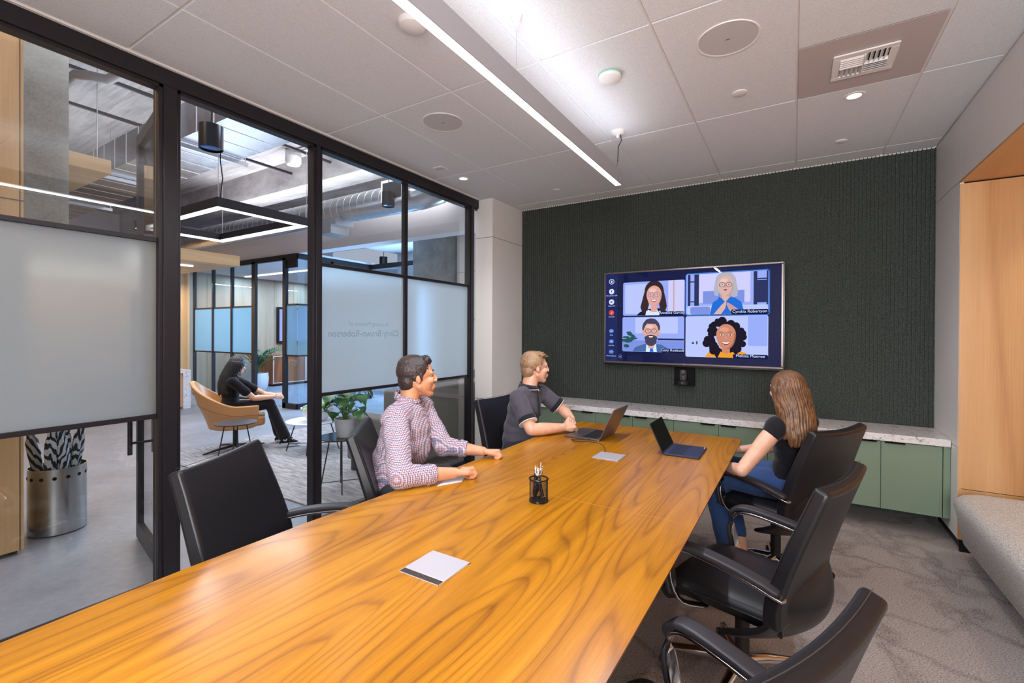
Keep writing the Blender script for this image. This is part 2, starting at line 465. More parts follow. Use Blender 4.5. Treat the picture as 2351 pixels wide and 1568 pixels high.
# stone
m = Mat('terrazzo', srgb(214, 206, 206), .22, spec=.5); v = m.coord((1, 1.0, 1.6), (0, 0, .5))
t = m.noise(v, 26, 4, .62, 1.2); t3 = m.noise(v, 90, 2, .5)
tt = m.math('ADD', m.math('MULTIPLY', t, .8), m.math('MULTIPLY', t3, .2))
m.color(m.ramp(tt, [(.33, srgb(128, 120, 116)), (.40, srgb(190, 182, 180)), (.46, srgb(226, 220, 220)), (.75, srgb(236, 232, 232))])); mt['stone'] = m.m
# leather
m = Mat('black_leather', srgb(27, 26, 30), .38, spec=.45); v = m.coord()
vo = m.node('ShaderNodeTexVoronoi'); vo.inputs['Scale'].default_value = 420; m.l.new(v, vo.inputs['Vector'])
m.bump(vo.outputs['Distance'], .10, .001); mt['leather'] = m.m
mt['stitch'] = Mat('stitching', srgb(54, 50, 54), .8).m
mt['arm_pad'] = Mat('arm_pad_grey', srgb(50, 48, 53), .45).m
mt['tan'] = Mat('tan_leather', srgb(196, 142, 88), .42).m
mt['tan_seam'] = Mat('tan_seam', srgb(120, 80, 44), .6).m
mt['bench'] = speckled('boucle', srgb(200, 194, 191), srgb(144, 137, 137), srgb(226, 221, 217), 260, 1.0, .6, (.36, .5, .62))
mt['sofa'] = speckled('grey_tweed', srgb(134, 128, 126), srgb(96, 91, 92), srgb(158, 151, 148), 300, 1.0, .4)
# streaky rug
m = Mat('streaky_rug', srgb(150, 148, 150), 1.0, spec=.1); v = m.coord((3.2, 30, 1), (0, 0, radians(0)))
t = m.noise(v, 1.6, 5, .7, .6)
m.color(m.ramp(t, [(.30, srgb(120, 118, 121)), (.5, srgb(168, 166, 169)), (.68, srgb(206, 204, 206))])); m.bump(t, .3, .01); mt['rug'] = m.m
mt['blue_carpet'] = speckled('blue_grey_carpet', srgb(128, 134, 150), srgb(108, 114, 130), srgb(150, 156, 172), 30, 1, .2)
m = Mat('galvanised', (.60, .62, .66, 1), .32, 1); v = m.coord(); t = m.noise(v, 9, 3, .6)
m.rough(m.math('ADD', m.math('MULTIPLY', t, .25), .2)); mt['galv'] = m.m
mt['plaster'] = Mat('white_plaster', srgb(226, 222, 226), .85).m
mt['pot_white'] = Mat('white_ceramic', srgb(226, 226, 234), .35).m
mt['soil'] = speckled('potting_soil', srgb(96, 78, 64), srgb(50, 40, 34), srgb(150, 130, 112), 80)
def leafmat(name, a, b, rough=.35):
    m = Mat(name, a, rough); v = m.coord(); t = m.noise(v, 14, 3, .5)
    m.color(m.ramp(t, [(.35, a), (.65, b)])); return m.m
mt['leaf'] = leafmat('glossy_leaf', srgb(52, 104, 46), srgb(92, 150, 72))
mt['leaf_pale'] = leafmat('pale_leaf', srgb(96, 138, 78), srgb(170, 190, 130))
mt['leaf_red'] = leafmat('burgundy_leaf', srgb(82, 26, 28), srgb(120, 46, 44))
mt['palm'] = leafmat('palm_leaf', srgb(36, 74, 44), srgb(66, 104, 60), .5)
mt['stem'] = Mat('green_stem', srgb(96, 132, 70), .5).m
# clear glass: thin sheet that mirrors by fresnel (schlick on the facing angle) and passes the rest
def glass(name, tint=(.95, .97, .97, 1), k=1.0, f0=.04):
    m = bpy.data.materials.new(name); m.use_nodes = True; nt = m.node_tree; nt.nodes.clear()
    o = nt.nodes.new('ShaderNodeOutputMaterial'); mx = nt.nodes.new('ShaderNodeMixShader')
    tr = nt.nodes.new('ShaderNodeBsdfTransparent'); gl = nt.nodes.new('ShaderNodeBsdfGlossy'); lw = nt.nodes.new('ShaderNodeLayerWeight')
    tr.inputs[0].default_value = tint; gl.inputs['Roughness'].default_value = 0.0; gl.inputs[0].default_value = (1, 1, 1, 1)
    lw.inputs[0].default_value = .5
    def mth(op, a, b):
        q = nt.nodes.new('ShaderNodeMath'); q.operation = op
        if hasattr(a, 'links'): nt.links.new(a, q.inputs[0])
        else: q.inputs[0].default_value = a
        if hasattr(b, 'links'): nt.links.new(b, q.inputs[1])
        else: q.inputs[1].default_value = b
        return q.outputs[0]
    r = mth('ADD', mth('MULTIPLY', mth('POWER', lw.outputs['Facing'], 5.0), 1 - f0), f0)
    nt.links.new(mth('MULTIPLY', r, k), mx.inputs[0])
    nt.links.new(tr.outputs[0], mx.inputs[1]); nt.links.new(gl.outputs[0], mx.inputs[2]); nt.links.new(mx.outputs[0], o.inputs[0])
    return m
mt['glass'] = glass('clear_glass', k=1.7)
mt['glass_far'] = glass('clear_glass_far', (.86, .93, .96, 1), k=1.2)
def frosted(name, tint=(.80, .83, .86, 1), rr=.55, w=.45):
    m = bpy.data.materials.new(name); m.use_nodes = True; nt = m.node_tree; nt.nodes.clear()
    o = nt.nodes.new('ShaderNodeOutputMaterial'); mx = nt.nodes.new('ShaderNodeMixShader'); mx2 = nt.nodes.new('ShaderNodeMixShader')
    tl = nt.nodes.new('ShaderNodeBsdfTranslucent'); rf = nt.nodes.new('ShaderNodeBsdfRefraction'); df = nt.nodes.new('ShaderNodeBsdfDiffuse')
    for q in (tl, rf, df): q.inputs[0].default_value = tint
    rf.inputs['Roughness'].default_value = rr; rf.inputs['IOR'].default_value = 1.08
    mx.inputs[0].default_value = w; mx2.inputs[0].default_value = .12
    nt.links.new(rf.outputs[0], mx.inputs[1]); nt.links.new(tl.outputs[0], mx.inputs[2])
    nt.links.new(mx.outputs[0], mx2.inputs[1]); nt.links.new(df.outputs[0], mx2.inputs[2]); nt.links.new(mx2.outputs[0], o.inputs[0])
    return m
mt['frost'] = frosted('frosted_film', (.72, .81, .88, 1), .6, .84)
mt['frost_blue'] = frosted('frosted_film_far', (.50, .66, .72, 1), .5, .6)
def emit(name, col, s):
    m = bpy.data.materials.new(name); m.use_nodes = True; nt = m.node_tree; nt.nodes.clear()
    o = nt.nodes.new('ShaderNodeOutputMaterial'); e = nt.nodes.new('ShaderNodeEmission')
    e.inputs[0].default_value = col; e.inputs[1].default_value = s; nt.links.new(e.outputs[0], o.inputs[0]); return m
mt['lens'] = emit('lit_lens', (1, .97, 1, 1), 3.2)
mt['lens_warm'] = emit('lit_lens_warm', (1, .84, .66, 1), 5)
# ================================================================== THE MEETING ROOM SHELL
XL, XR, YF, YB, ZC = -3.086, .963, 4.92, -1.75, 2.972
def struct(o): o['kind'] = 'structure'; return o
struct(MB().box((XL + .02, YB, -.05), (1.85, YF + .1, 0)).obj('floor', mt['carpet']))
# ceiling: suspended tegular tiles, a white grid behind the gaps
mb = MB(); mb.box((XL - .06, YB, ZC + .007), (XR + .1, YF + .1, ZC + .06)); mb.mi = 1
xs = [-3.020, -2.428, -1.819, -1.211, -.602, .007, .615, .958]
ys = [YB + .02, -1.41, -.19, 1.03, 2.25, 3.465, 4.685, 4.90]
g = .008
VENT = (4, 4)
for i in range(len(xs) - 1):
    for j in range(len(ys) - 1):
        y0, y1 = ys[j] + g, ys[j + 1] - g
        if xs[i] == .007 and ys[j] == 2.25: y1 = 2.855 - .004
        mb.box((xs[i] + g, y0, ZC), (xs[i + 1] - g, y1, ZC + .02))
mb.mi = 2
mb.box((XL + .048, YB, ZC - .010), (XL + .068, YF, ZC + .012)); mb.box((-2.85, YF - .022, ZC - .008), (XR, YF - .002, ZC + .012))
struct(mb.obj('ceiling', [mt['grid'], mt['tile'], mt['grid']]))
# green acoustic wall with fluted felt
mb = MB(); n = 141; w = (XR + 2.853) / n; ridge = .012
prof = []
for i in range(n):
    x = -2.853 + i * w
    prof += [(x, 0), (x + w * .70, 0), (x + w * .74, ridge), (x + w * .96, ridge)]
prof.append((XR, 0))
B_ = [(mb.bm.verts.new((x, YF - .012 + 0 - d, .70)), mb.bm.verts.new((x, YF - .012 - d, ZC))) for x, d in prof]
for a, b in zip(B_, B_[1:]): mb.face([a[0], b[0], b[1], a[1]])
mb.box((-3.2, YF, 0), (XR + .02, YF + .12, ZC + .06))
struct(mb.obj('wall_front', mt['felt'], recalc=False))
# white clad column at the left corner
mb = MB()
def clad(mb, x0, x1, y0, y1, cuts):
    mb.mi = 0
    for a, b in zip(cuts, cuts[1:]): mb.box((x0, y0, a + .0025), (x1, y1, b - .0025))
    mb.mi = 1; mb.box((x0 + .004, y0 + .004, cuts[0]), (x1 - .004, y1, cuts[-1])); mb.mi = 0
clad(mb, -3.086, -2.853, 4.255, YF + .05, [0.0, .732, 2.54, ZC])
mb.mi = 0
struct(mb.obj('wall_column_left', [mt['white_panel'], mt['seam']]))
# right wall: white returns and fascia, an oak lined alcove
mb = MB()
clad(mb, XR, XR + .06, 4.275, YF + .05, [.083, .705, 2.525, ZC]); mb.mi = 0
mb.box((XR, YB, 2.528), (XR + .06, 4.272, ZC)); mb.mi = 2
mb.box((XR + .01, YB, 2.515), (XR + .05, 4.27, 2.529)); mb.mi = 1
mb.box((XR + .03, 4.285, 0), (XR + .07, YF, .083)); mb.box((XR + .06, YB, 2.60), (XR + .9, 4.27, 2.62)); mb.mi = 0
mb.box((XR + .9, YB, 0), (XR + 1.0, YF + .1, ZC)); mb.box((XR + .06, 4.30, 0), (XR + .9, YF + .1, ZC))
struct(mb.obj('wall_right', [mt['white_panel'], mt['seam'], mt['grid']]))
mb = MB()
for a, b in ((.083, .428), (.432, 2.503)): mb.box((XR + .001, 4.267, a), (XR + .9, 4.285, b))
mb.box((XR + .88, YB, .083), (XR + .9, 4.267, 2.503))
mb.mi = 1; mb.box((XR + .0, YB, 2.512), (XR + .9, 4.285, 2.527))
mb.mi = 2; mb.box((XR + .012, 4.27, .0), (XR + .9, 4.29, .083)); mb.box((XR + .02, 4.272, .1), (XR + .9, 4.284, 2.52))
struct(mb.obj('trim_alcove_lining', [mt['alcove'], mt['alcoveY'], mt['void']]))
mb = MB(); mb.box((-3.2, YB - .1, 0), (XR + 1, YB, 1.0)); mb.box((-3.2, YB - .1, 2.5), (XR + 1, YB, ZC)); mb.box((-3.2, YB - .1, 1.0), (0, YB, 2.5)); mb.box((.92, YB - .1, 1.0), (XR + 1, YB, 2.5))
struct(mb.obj('wall_back', mt['white_panel']))
r = thing('window_5_added', None, None, (.46, YB, 1.75)); r['kind'] = 'structure'  # added window, put in to account for the fill behind the camera
mb = MB(); mb.box((0, YB - .06, 1.0), (.92, YB - .02, 1.04)); mb.box((0, YB - .06, 2.46), (.92, YB - .02, 2.5))
for x in (0, .44, .88): mb.box((x, YB - .06, 1.04), (x + .04, YB - .02, 2.46))
mb.obj('frame', mt['black_metal'], r)
MB().box((.04, YB - .044, 1.04), (.88, YB - .038, 2.46)).obj('glass_pane', mt['glass'], r)

# ------------------------------------------------------------------ glazed partition (left)
XG = XL
def frame(mb, y0, y1, z0, z1, d=.035): mb.box((XG - d, y0, z0), (XG + d, y1, z1))
def panel(name, y0, y1, posts, mull=(), rails=True, film=True, sill=True):
    r = thing(name, None, None, (XG, (y0 + y1) / 2, 0)); del_ = None
    r['kind'] = 'structure'
    mb = MB()
    if sill: mb.box((XG - .03, y0, 0), (XG + .03, y1, .052)); mb.box((XG - .045, y0, 0), (XG + .045, y1, .03))
    for (a, b) in posts: frame(mb, a, b, 0, 2.875); frame(mb, a + .02, b - .02, 0, 2.875, .045)
    if rails:
        cuts = [y0] + [q for mlt in mull for q in mlt] + [y1]
        for z in (.985, 1.98):
            mb.box((XG - .018, y0, z), (XG + .018, y1, z + .026))
    for (a, b) in mull: frame(mb, a, b, 0, 2.875, .022)
    mb.obj('frame', mt['black_metal'], r, bevel=.002, seg=1)
    if sill:
        c = [y0] + [q for mlt in mull for q in mlt] + [y1]
        lites = [(c[i], c[i + 1]) for i in range(0, len(c), 2)]
        for (a, b) in lites:
            MB().box((XG - .004, a + .001, .05), (XG + .004, b - .001, 2.874)).obj('glass_pane', mt['glass'], r)
            if film: MB().quad((XG + .0065, a + .001, 1.008), (XG + .0065, b - .001, 1.008), (XG + .0065, b - .001, 1.983), (XG + .0065, a + .001, 1.983)).obj('frosted_film', mt['frost'], r, recalc=False)
    return r
w1 = panel('window_1', -.10, 1.182, [(1.182, 1.292)])
w0 = panel('window_4', YB, -.18, [(-.18, -.10)])
w2 = panel('window_2', 2.238, 4.10, [(2.16, 2.238), (4.10, 4.185)], [(3.118, 3.160)])
mb = MB()
mb.box((XG - .05, YB, 2.872), (XG + .05, 4.25, 2.962)); mb.box((XG - .035, YB, 2.852), (XG + .035, 4.25, 2.874)); mb.box((XG - .05, YB, 2.962), (XG + .01, 4.25, 3.06))
struct(mb.obj('trim_partition_head', mt['black_metal'], bevel=.003, seg=1))
struct(MB().box((XG - .07, YB, 3.06), (XG + .05, YF + .1, 3.3)).obj('wall_left_upper', mt['plaster']))
# mirrored lettering read from behind the film
mb = MB()
def tx(y_left, z):  # mirrored: text runs toward -y seen from inside
    return lambda x, y: Vector((XG + .0085, y_left - x, z + y))
mb.text('Cindy Brown-Roberson', .0775, tx(3.058, 1.440), bold=.0008)
mb.text('In Loving Memory of', .05, tx(2.93, 1.530))
ltr = Mat('film_lettering', srgb(96, 124, 150), .7); ltr.b.inputs['Alpha'].default_value = .38
mb.obj('lettering', ltr.m, w2, recalc=False)
# open glass door swung out into the lobby
d = thing('door_1', None, None, (XG - .03, 1.262, 0)); d['kind'] = 'structure'
ang = radians(168.8)
ux, uy = cos(ang), sin(ang)
def dl(a, z, o=0): return (XG - .03 + ux * a - uy * o, 1.262 + uy * a + ux * o, z)
L = .90; th = .022
mb = MB(); R3 = Matrix.Rotation(ang, 3, 'Z')
for (a0, a1, z0, z1) in ((0, .05, .01, 2.86), (L - .06, L, .01, 2.86), (0.05, L - .06, .01, .12), (.05, L - .06, 2.78, 2.86)):
    c = dl((a0 + a1) / 2, (z0 + z1) / 2); mb.obox(c, (a1 - a0, .044, z1 - z0), R3)
mb.obj('door_frame', mt['black_metal'], d, bevel=.002, seg=1)
MB().obox(dl(L / 2, 1.45), (L - .11, .008, 2.66), R3).obj('door_glass', mt['glass'], d)
mb = MB()
for o in (-.07, .07): mb.cyl(dl(L - .10, .62, o), dl(L - .10, 1.75, o), .014)
for z in (.70, 1.66): mb.cyl(dl(L - .10, z, -.07), dl(L - .10, z, .07), .009)
mb.obj('door_handle', mt['black_metal'], d, smooth=40)

# ------------------------------------------------------------------ lobby shell
struct(MB().box((-17, YB - 3, -.06), (XL + .02, 13, -.001)).obj('floor_lobby', mt['floor_conc']))
mb = MB(); mb.box((-17, YB - 3, 4.9), (XL - .07, 13, 5.0))
mb.box((-17, 5.6, 4.35), (XL - .07, 6.1, 4.9)); mb.box((-17, 1.2, 4.62), (XL - .07, 1.55, 4.9))
struct(mb.obj('ceiling_lobby', mt['board']))
# oak joinery wall next to the entry
mb = MB(); mb.box((-5.2, YB - 1, .03), (-4.35, .925, 4.9)); 
mb.mi = 1; mb.box((-4.352, .905, .03), (-4.346, .909, 4.9)); mb.box((-4.356, YB, 2.33), (-4.347, .925, 2.336)); mb.box((-5.2, YB - 1, 0), (-4.38, .90, .03))
struct(mb.obj('wall_lobby_oak', [mt['oak'], mt['seam']]))
struct(MB().box((-5.5, .95, 2.33), (-5.0, 1.32, 4.9)).obj('wall_lobby_pier', mt['col_conc']))
# reception area: oak wall at the far left, dropped oak canopy
XW = -12.15
struct(MB().box((XW - .2, -1, 0), (XW, 5.33, 2.95)).obj('wall_reception', mt['oak']))
mb = MB(); mb.box((-14.5, -1.5, 2.62), (-8.32, 4.44, 2.80)); mb.mi = 1; mb.box((-8.319, 3.0, 2.62), (-8.316, 3.006, 2.8))
struct(mb.obj('ceiling_reception', [mt['oakY'], mt['seam']]))
# second canopy nearer the entry, and its fascia
struct(MB().box((-10.5, -2.5, 3.25), (-6.6, 2.1, 3.40)).obj('ceiling_entry', mt['oakY']))
# white bulkhead over the far meeting room
struct(MB().box((-14, 5.35, 2.96), (XL - .07, 5.6, 3.78)).obj('wall_bulkhead', mt['plaster']))
r = thing('window_6_added', None, None, (-4.44, 6.62, 1.55)); r['kind'] = 'structure'  # added window, invented to carry the blue fill behind the frosted pane
MB().box((-4.78, 6.62, 1.08), (-4.1, 6.63, 2.02)).obj('glass_pane', mt['glass'], r)
struct(MB().box((-8.0, 7.9, 0), (XL - .07, 8.1, 4.9)).obj('wall_lobby_back', mt['plaster']))
struct(MB().box((-8.03, 5.6, 3.32), (XL - .07, 7.9, 3.36)).obj('ceiling_recess', mt['plaster']))
# concrete column
struct(MB().box((-5.98, 6.3, 0), (-5.22, 6.9, 4.9)).obj('column_concrete', mt['col_conc']))
mb = MB(); clad(mb, -5.2, -4.78, 6.6, 6.8, [0, .75, 1.7, 2.55, 4.9]); clad(mb, -4.1, -3.2, 6.6, 6.8, [0, .75, 1.7, 2.55, 4.9]); clad(mb, -4.78, -4.1, 6.6, 6.8, [0, 1.08]); clad(mb, -4.78, -4.1, 6.6, 6.8, [2.02, 2.55, 4.9]); struct(mb.obj('wall_lobby_panels', [mt['white_panel'], mt['seam']]))
# ---- far meeting room: glazing, oak wall, blue carpet
CX0, CY0 = -8.03, 5.35
def wbox(mb, x0, x1, z0, z1, y=CY0, d=.03): mb.box((x0, y - d, z0), (x1, y + d, z1))
r = thing('window_3', None, None, (-10, CY0, 0)); r['kind'] = 'structure'
mb = MB()
xsM = [-11.95, -11.10, -10.32, -9.50]
wbox(mb, -12.1, CX0, 2.86, 2.96); wbox(mb, -11.95, -9.47, 0, .09)
for x in (-11.95, -11.10, -10.32): wbox(mb, x - .025, x + .025, 0, 2.9)
wbox(mb, -9.53, -9.41, 0, 2.9); wbox(mb, -8.46, -8.36, 0, 2.9); wbox(mb, -8.46, CX0, 0, .10); wbox(mb, -8.46, CX0, 2.7, 2.9, d=.012)
for z in (1.0, 1.98): wbox(mb, -11.95, -9.47, z, z + .03, d=.015); wbox(mb, -8.42, CX0, z, z + .03, d=.015)
# return side towards the recess
mb.box((CX0 - .03, CY0, 2.86), (CX0 + .03, 7.15, 2.96)); mb.box((CX0 - .03, CY0, 0), (CX0 + .03, 7.15, .1))
for y in (6.1, 7.11): mb.box((CX0 - .03, y - .03, 0), (CX0 + .03, y + .03, 2.9))
for z in (1.0, 1.98): mb.box((CX0 - .015, CY0, z), (CX0 + .015, 7.1, z + .03))
for z in (2.86,): mb.box((CX0, 7.08, z), (-6.6, 7.14, z + .1))
for x in (-7.0, -6.62): mb.box((x - .03, 7.08, 0), (x + .03, 7.14, 2.9))
mb.obj('frame', mt['black_metal'], r)
for a, b in ((-11.93, -11.12), (-11.08, -10.34), (-10.30, -9.53), (-8.36, CX0)):
    MB().box((a, CY0 - .004, .08), (b, CY0 + .004, 2.87)).obj('glass_pane', mt['glass_far'], r)
    MB().quad((a, CY0 - .008, 1.02), (b, CY0 - .008, 1.02), (b, CY0 - .008, 1.99), (a, CY0 - .008, 1.99)).obj('frosted_film', mt['frost_blue'], r, recalc=False)
MB().box((CX0 - .004, CY0, .1), (CX0 + .004, 7.1, 2.87)).obj('glass_pane', mt['glass_far'], r)
MB().quad((CX0 + .008, CY0, 1.02), (CX0 + .008, 7.1, 1.02), (CX0 + .008, 7.1, 1.99), (CX0 + .008, CY0, 1.99)).obj('frosted_film', mt['frost_blue'], r, recalc=False)
MB().box((CX0, 7.105, .1), (-6.6, 7.113, 2.87)).obj('glass_pane', mt['glass_far'], r)
struct(MB().box((-13.1, CY0 + .05, -.001), (CX0 - .03, 12.2, .006)).obj('floor_meeting_room', mt['blue_carpet']))
struct(MB().box((-13.1, CY0 + .05, 2.955), (CX0 + .03, 12.2, 3.0)).obj('ceiling_meeting_room', mt['plaster']))
mb = MB()
for i in range(11): mb.box((-12.95, CY0 + .1 + i * .6, 0), (-12.87, CY0 + .692 + i * .6, 2.92))
mb.mi = 1; mb.box((-13.1, CY0 + .1, 0), (-12.95, 12.2, 2.96)); mb.box((-13, 12.1, 0), (-7, 12.2, 2.96)); mb.mi = 0
struct(mb.obj('wall_meeting_room', [mt['palewood'], mt['plaster']]))
struct(MB().box((-17.1, YB - 3, 0), (-17, 13, 5)).obj('wall_lobby_far', mt['plaster']))
# ================================================================== CEILING FIXTURES
r = thing('linear_pendant', 'long slim grey linear pendant lamp hanging over the conference table', 'pendant lamp', (PEND_X, 3.0, 2.69))
mb = MB(); hw = .024
mb.box((PEND_X - hw, PEND_Y0, 2.584), (PEND_X + hw, PEND_Y1, 2.690))
mb.box((PEND_X - hw, PEND_Y0, 2.5805), (PEND_X - hw + .003, PEND_Y1, 2.584)); mb.box((PEND_X + hw - .003, PEND_Y0, 2.5805), (PEND_X + hw, PEND_Y1, 2.584))
mb.obj('housing', Mat('grey_aluminium', srgb(168, 166, 174), .45, 0).m, r, bevel=.001, seg=1)
MB().box((PEND_X - hw + .003, PEND_Y0 + .004, 2.580), (PEND_X + hw - .003, PEND_Y1 - .004, 2.5835)).obj('lens', mt['lens'], r)
mb = MB(); mb.lathe([(0, 2.945), (.018, 2.945), (.05, 2.957), (.055, 2.972)], (PEND_X, 3.335, 0)); mb.lathe([(0, 2.925), (.008, 2.925), (.012, 2.948)], (PEND_X, 3.335, 0), 12)
mb.obj('canopy', mt['grid'], r, smooth=40)
mb = MB(); mb.lathe([(0, 2.935), (.014, 2.935), (.028, 2.965), (.03, 2.972)], (PEND_X, 1.868, 0)); mb.lathe([(0, 2.915), (.006, 2.915), (.008, 2.938)], (PEND_X, 1.868, 0), 12)
mb.obj('canopy', mt['grid'], r, smooth=40)
for y in (3.335, 1.868): MB().cyl((PEND_X, y, 2.69), (PEND_X, y, 2.93), .0012, seg=6).obj('wire', mt['steel'], r)
MB().tube([(PEND_X + .02, 3.335, 2.95), (PEND_X + .03, 3.33, 2.90), (PEND_X + .005, 3.335, 2.86), (PEND_X + .002, 3.335, 2.78), (PEND_X - .004, 3.34, 2.715), (PEND_X, 3.34, 2.69)], .0035, 8).obj('cord', mt['black_soft'], r, smooth=60)
MB().tube([(PEND_X, 3.335 + .011 * cos(a), 2.698 + .011 * sin(a)) for a in [2 * pi * i / 14 for i in range(14)]], .0018, 6, closed=True).obj('hook', mt['chrome'], r, smooth=60)

def ceil_disc(name, label, cat, x, y, prof, mats, group=None, seg=48, child=None, z=ZC):
    r = thing(name, label, cat, (x, y, z), 0, group)
    MB().lathe(prof, (x, y, z), seg).obj(*mats[0], r, smooth=35)
    if len(mats) > 1: MB().lathe(child, (x, y, z), seg).obj(*mats[1], r, smooth=35)
    return r
mesh_grey = speckled('speaker_mesh', srgb(206, 204, 208), srgb(184, 182, 187), srgb(222, 220, 224), 900, .7, .3)
for (x, y, lab) in ((-2.138, 2.55, 'round white ceiling speaker nearest the glass partition'), (-.293, 2.567, 'large round ceiling speaker left of the air vent')):
    r = ceil_disc('ceiling_speaker', lab, 'speaker', x, y, [(.134, 0), (.138, -.004), (.146, -.005), (.148, 0)], [('rim', mt['grid']), ('grille', mesh_grey)], 'round ceiling speakers', child=[(0, -.0035), (.135, -.0035), (.135, 0)])
    MB().box((x - .012, y - .002, ZC - .0045), (x + .012, y + .002, ZC - .0036)).obj('badge', mt['seam'], r)
for (x, y, lab) in ((-2.746, 3.584, 'lit recessed downlight beside the glass partition'), (.316, 3.588, 'lit recessed downlight below the air vent')):
    r = ceil_disc('downlight', lab, 'downlight', x, y, [(.037, -.001), (.04, -.004), (.056, -.003), (.058, 0)], [('trim_ring', mt['grid']), ('lens', mt['lens_warm'])], 'recessed ceiling downlights', child=[(0, -.0015), (.038, -.0015), (.038, 0)])
ceil_disc('ceiling_sensor', 'white round sensor dome with pale green rim between pendant and large speaker', 'sensor', -.916, 2.576, [(0, -.036), (.045, -.034), (.062, -.026), (.066, -.018), (.066, -.010)], [('dome', mt['grid']), ('base_ring', Mat('mint_ring', srgb(150, 214, 196), .4).m)], child=[(.066, -.012), (.067, -.010), (.066, -.004), (.058, 0)])
ceil_disc('ceiling_sensor', 'white round sensor dome half hidden behind the linear pendant', 'sensor', -1.575, 1.648, [(0, -.04), (.03, -.038), (.06, -.026), (.066, -.012), (.066, 0)], [('dome', mt['grid'])])
for (x, y, s_, lab) in ((-.294, 3.18, 1, 'small round white cover plate just below the large speaker'), (.306, 4.379, .95, 'small round cover plate nearest the green wall on the right'), (-2.119, 4.368, .95, 'small round cover plate near the green wall on the left')):
    ceil_disc('sprinkler_cover', lab, 'cover plate', x, y, [(0, -.009 * s_), (.034 * s_, -.009 * s_), (.042 * s_, -.006 * s_), (.042 * s_, 0)], [('plate', mt['grid'])], 'round ceiling cover plates')
# tidy: one-piece discs become plain single objects
r = thing('ceiling_sign_plate', 'small pale rectangular plate on the ceiling above the glass partition', 'plate', (-2.752, 3.248, ZC))
MB().box((-2.80, 3.20, ZC - .008), (-2.70, 3.30, ZC)).obj('plate', mt['grid'], r, bevel=.003)
mb = MB()
for i in range(5): mb.box((-2.792 + i * .017, 3.225, ZC - .0088), (-2.783 + i * .017, 3.275, ZC - .008))
mb.obj('printed_marks', Mat('pale_grey_ink', srgb(168, 160, 164), .6).m, r)
# air vent in its metal half tile
r = thing('air_vent', 'white four way air vent in its flat grey ceiling panel', 'vent', (.315, 3.15, ZC))
mb = MB(); vx0, vx1, vy0, vy1 = .175, .458, 3.02, 3.30
x0, x1, y0, y1 = .016, .607, 2.855, 3.457
mb.box((x0, y0, ZC - .002), (x1, vy0, ZC)); mb.box((x0, vy1, ZC - .002), (x1, y1, ZC)); mb.box((x0, vy0, ZC - .002), (vx0, vy1, ZC)); mb.box((vx1, vy0, ZC - .002), (x1, vy1, ZC))
mb.obj('panel', Mat('vent_panel', srgb(196, 184, 184), .55).m, r)
mb = MB(); t = .035
for (a, b, c, d) in ((vx0, vy0, vx1, vy0 + t), (vx0, vy1 - t, vx1, vy1), (vx0, vy0 + t, vx0 + t, vy1 - t), (vx1 - t, vy0 + t, vx1, vy1 - t)): mb.box((a, b, ZC - .012), (c, d, ZC - .002))
mb.obj('frame', mt['grid'], r, bevel=.003)
MB().box((vx0 + .02, vy0 + .02, ZC + .006), (vx1 - .02, vy1 - .02, ZC + .010)).obj('duct_opening', mt['void'], r)
mb = MB(); ix0, ix1, iy0, iy1 = vx0 + t, vx1 - t, vy0 + t, vy1 - t; xm, ym = (ix0 + ix1) / 2, (iy0 + iy1) / 2
def louv(xa, xb, ya, yb, along, tilt):
    n = 5
    for i in range(n):
        f = (i + .5) / n
        if along == 'x':
            m = Matrix.Rotation(tilt, 3, 'X'); mb.obox(((xa + xb) / 2, ya + (yb - ya) * f, ZC - .006), (xb - xa, .002, .030), m)
        else:
            m = Matrix.Rotation(tilt, 3, 'Y'); mb.obox((xa + (xb - xa) * f, (ya + yb) / 2, ZC - .006), (.002, yb - ya, .030), m)
louv(ix0, xm, iy0, ym, 'x', .7); louv(xm, ix1, iy0, ym, 'y', .7); louv(ix0, xm, ym, iy1, 'y', -.7); louv(xm, ix1, ym, iy1, 'x', -.7)
mb.box((xm - .003, iy0, ZC - .02), (xm + .003, iy1, ZC)); mb.box((ix0, ym - .003, ZC - .02), (ix1, ym + .003, ZC))
mb.obj('louvres', mt['grid'], r)

# ================================================================== SIDEBOARD ALONG THE GREEN WALL
CZ0, CZ1, CYF = .163, .676, 4.432
r = thing('worktop', 'long speckled white stone worktop under the green wall', 'worktop', (-.95, 4.66, .70))
mb = MB(); mb.box((-2.852, 4.408, .678), (XR - .004, YF - .024, .732))
mb.obj('slab', mt['stone'], r, bevel=.003)
r.name = 'worktop'
darkmetal = Mat('dark_bronze', srgb(52, 44, 42), .35, .6).m
def cabinet(x0, doors, label):
    """doors: list of (x0,x1,handle side)"""
    xa, xb = doors[0][0], doors[-1][1]
    r = thing('wall_cabinet', label, 'cabinet', ((xa + xb) / 2, 4.66, CZ0), 0, 'sage green cabinets under the worktop')
    MB().box((xa + .001, CYF + .02, CZ0), (xb - .001, YF - .03, CZ1)).obj('carcass', mt['green'], r)
    for (a, b, side) in doors:
        d = MB().box((a + .0018, CYF, CZ0), (b - .0018, CYF + .019, CZ1 - .006)).obj('door', mt['green'], r, bevel=.0012, seg=1)
        hx0 = b - .145 if side == 'R' else a + .022
        mb = MB(); mb.box((hx0, CYF - .022, CZ1 - .009), (hx0 + .118, CYF + .004, CZ1 - .0055)); mb.box((hx0, CYF - .022, CZ1 - .014), (hx0 + .118, CYF - .0195, CZ1 - .0055))
        mb.obj('handle', darkmetal, d)
    return r
cabinet(0, [(-2.85, -2.464, 'R'), (-2.464, -2.085, 'L')], 'sage green double cabinet at the far left end, hidden behind the blond man')
cabinet(0, [(-2.085, -1.706, 'R')], 'sage green single-door cabinet just right of the blond man')
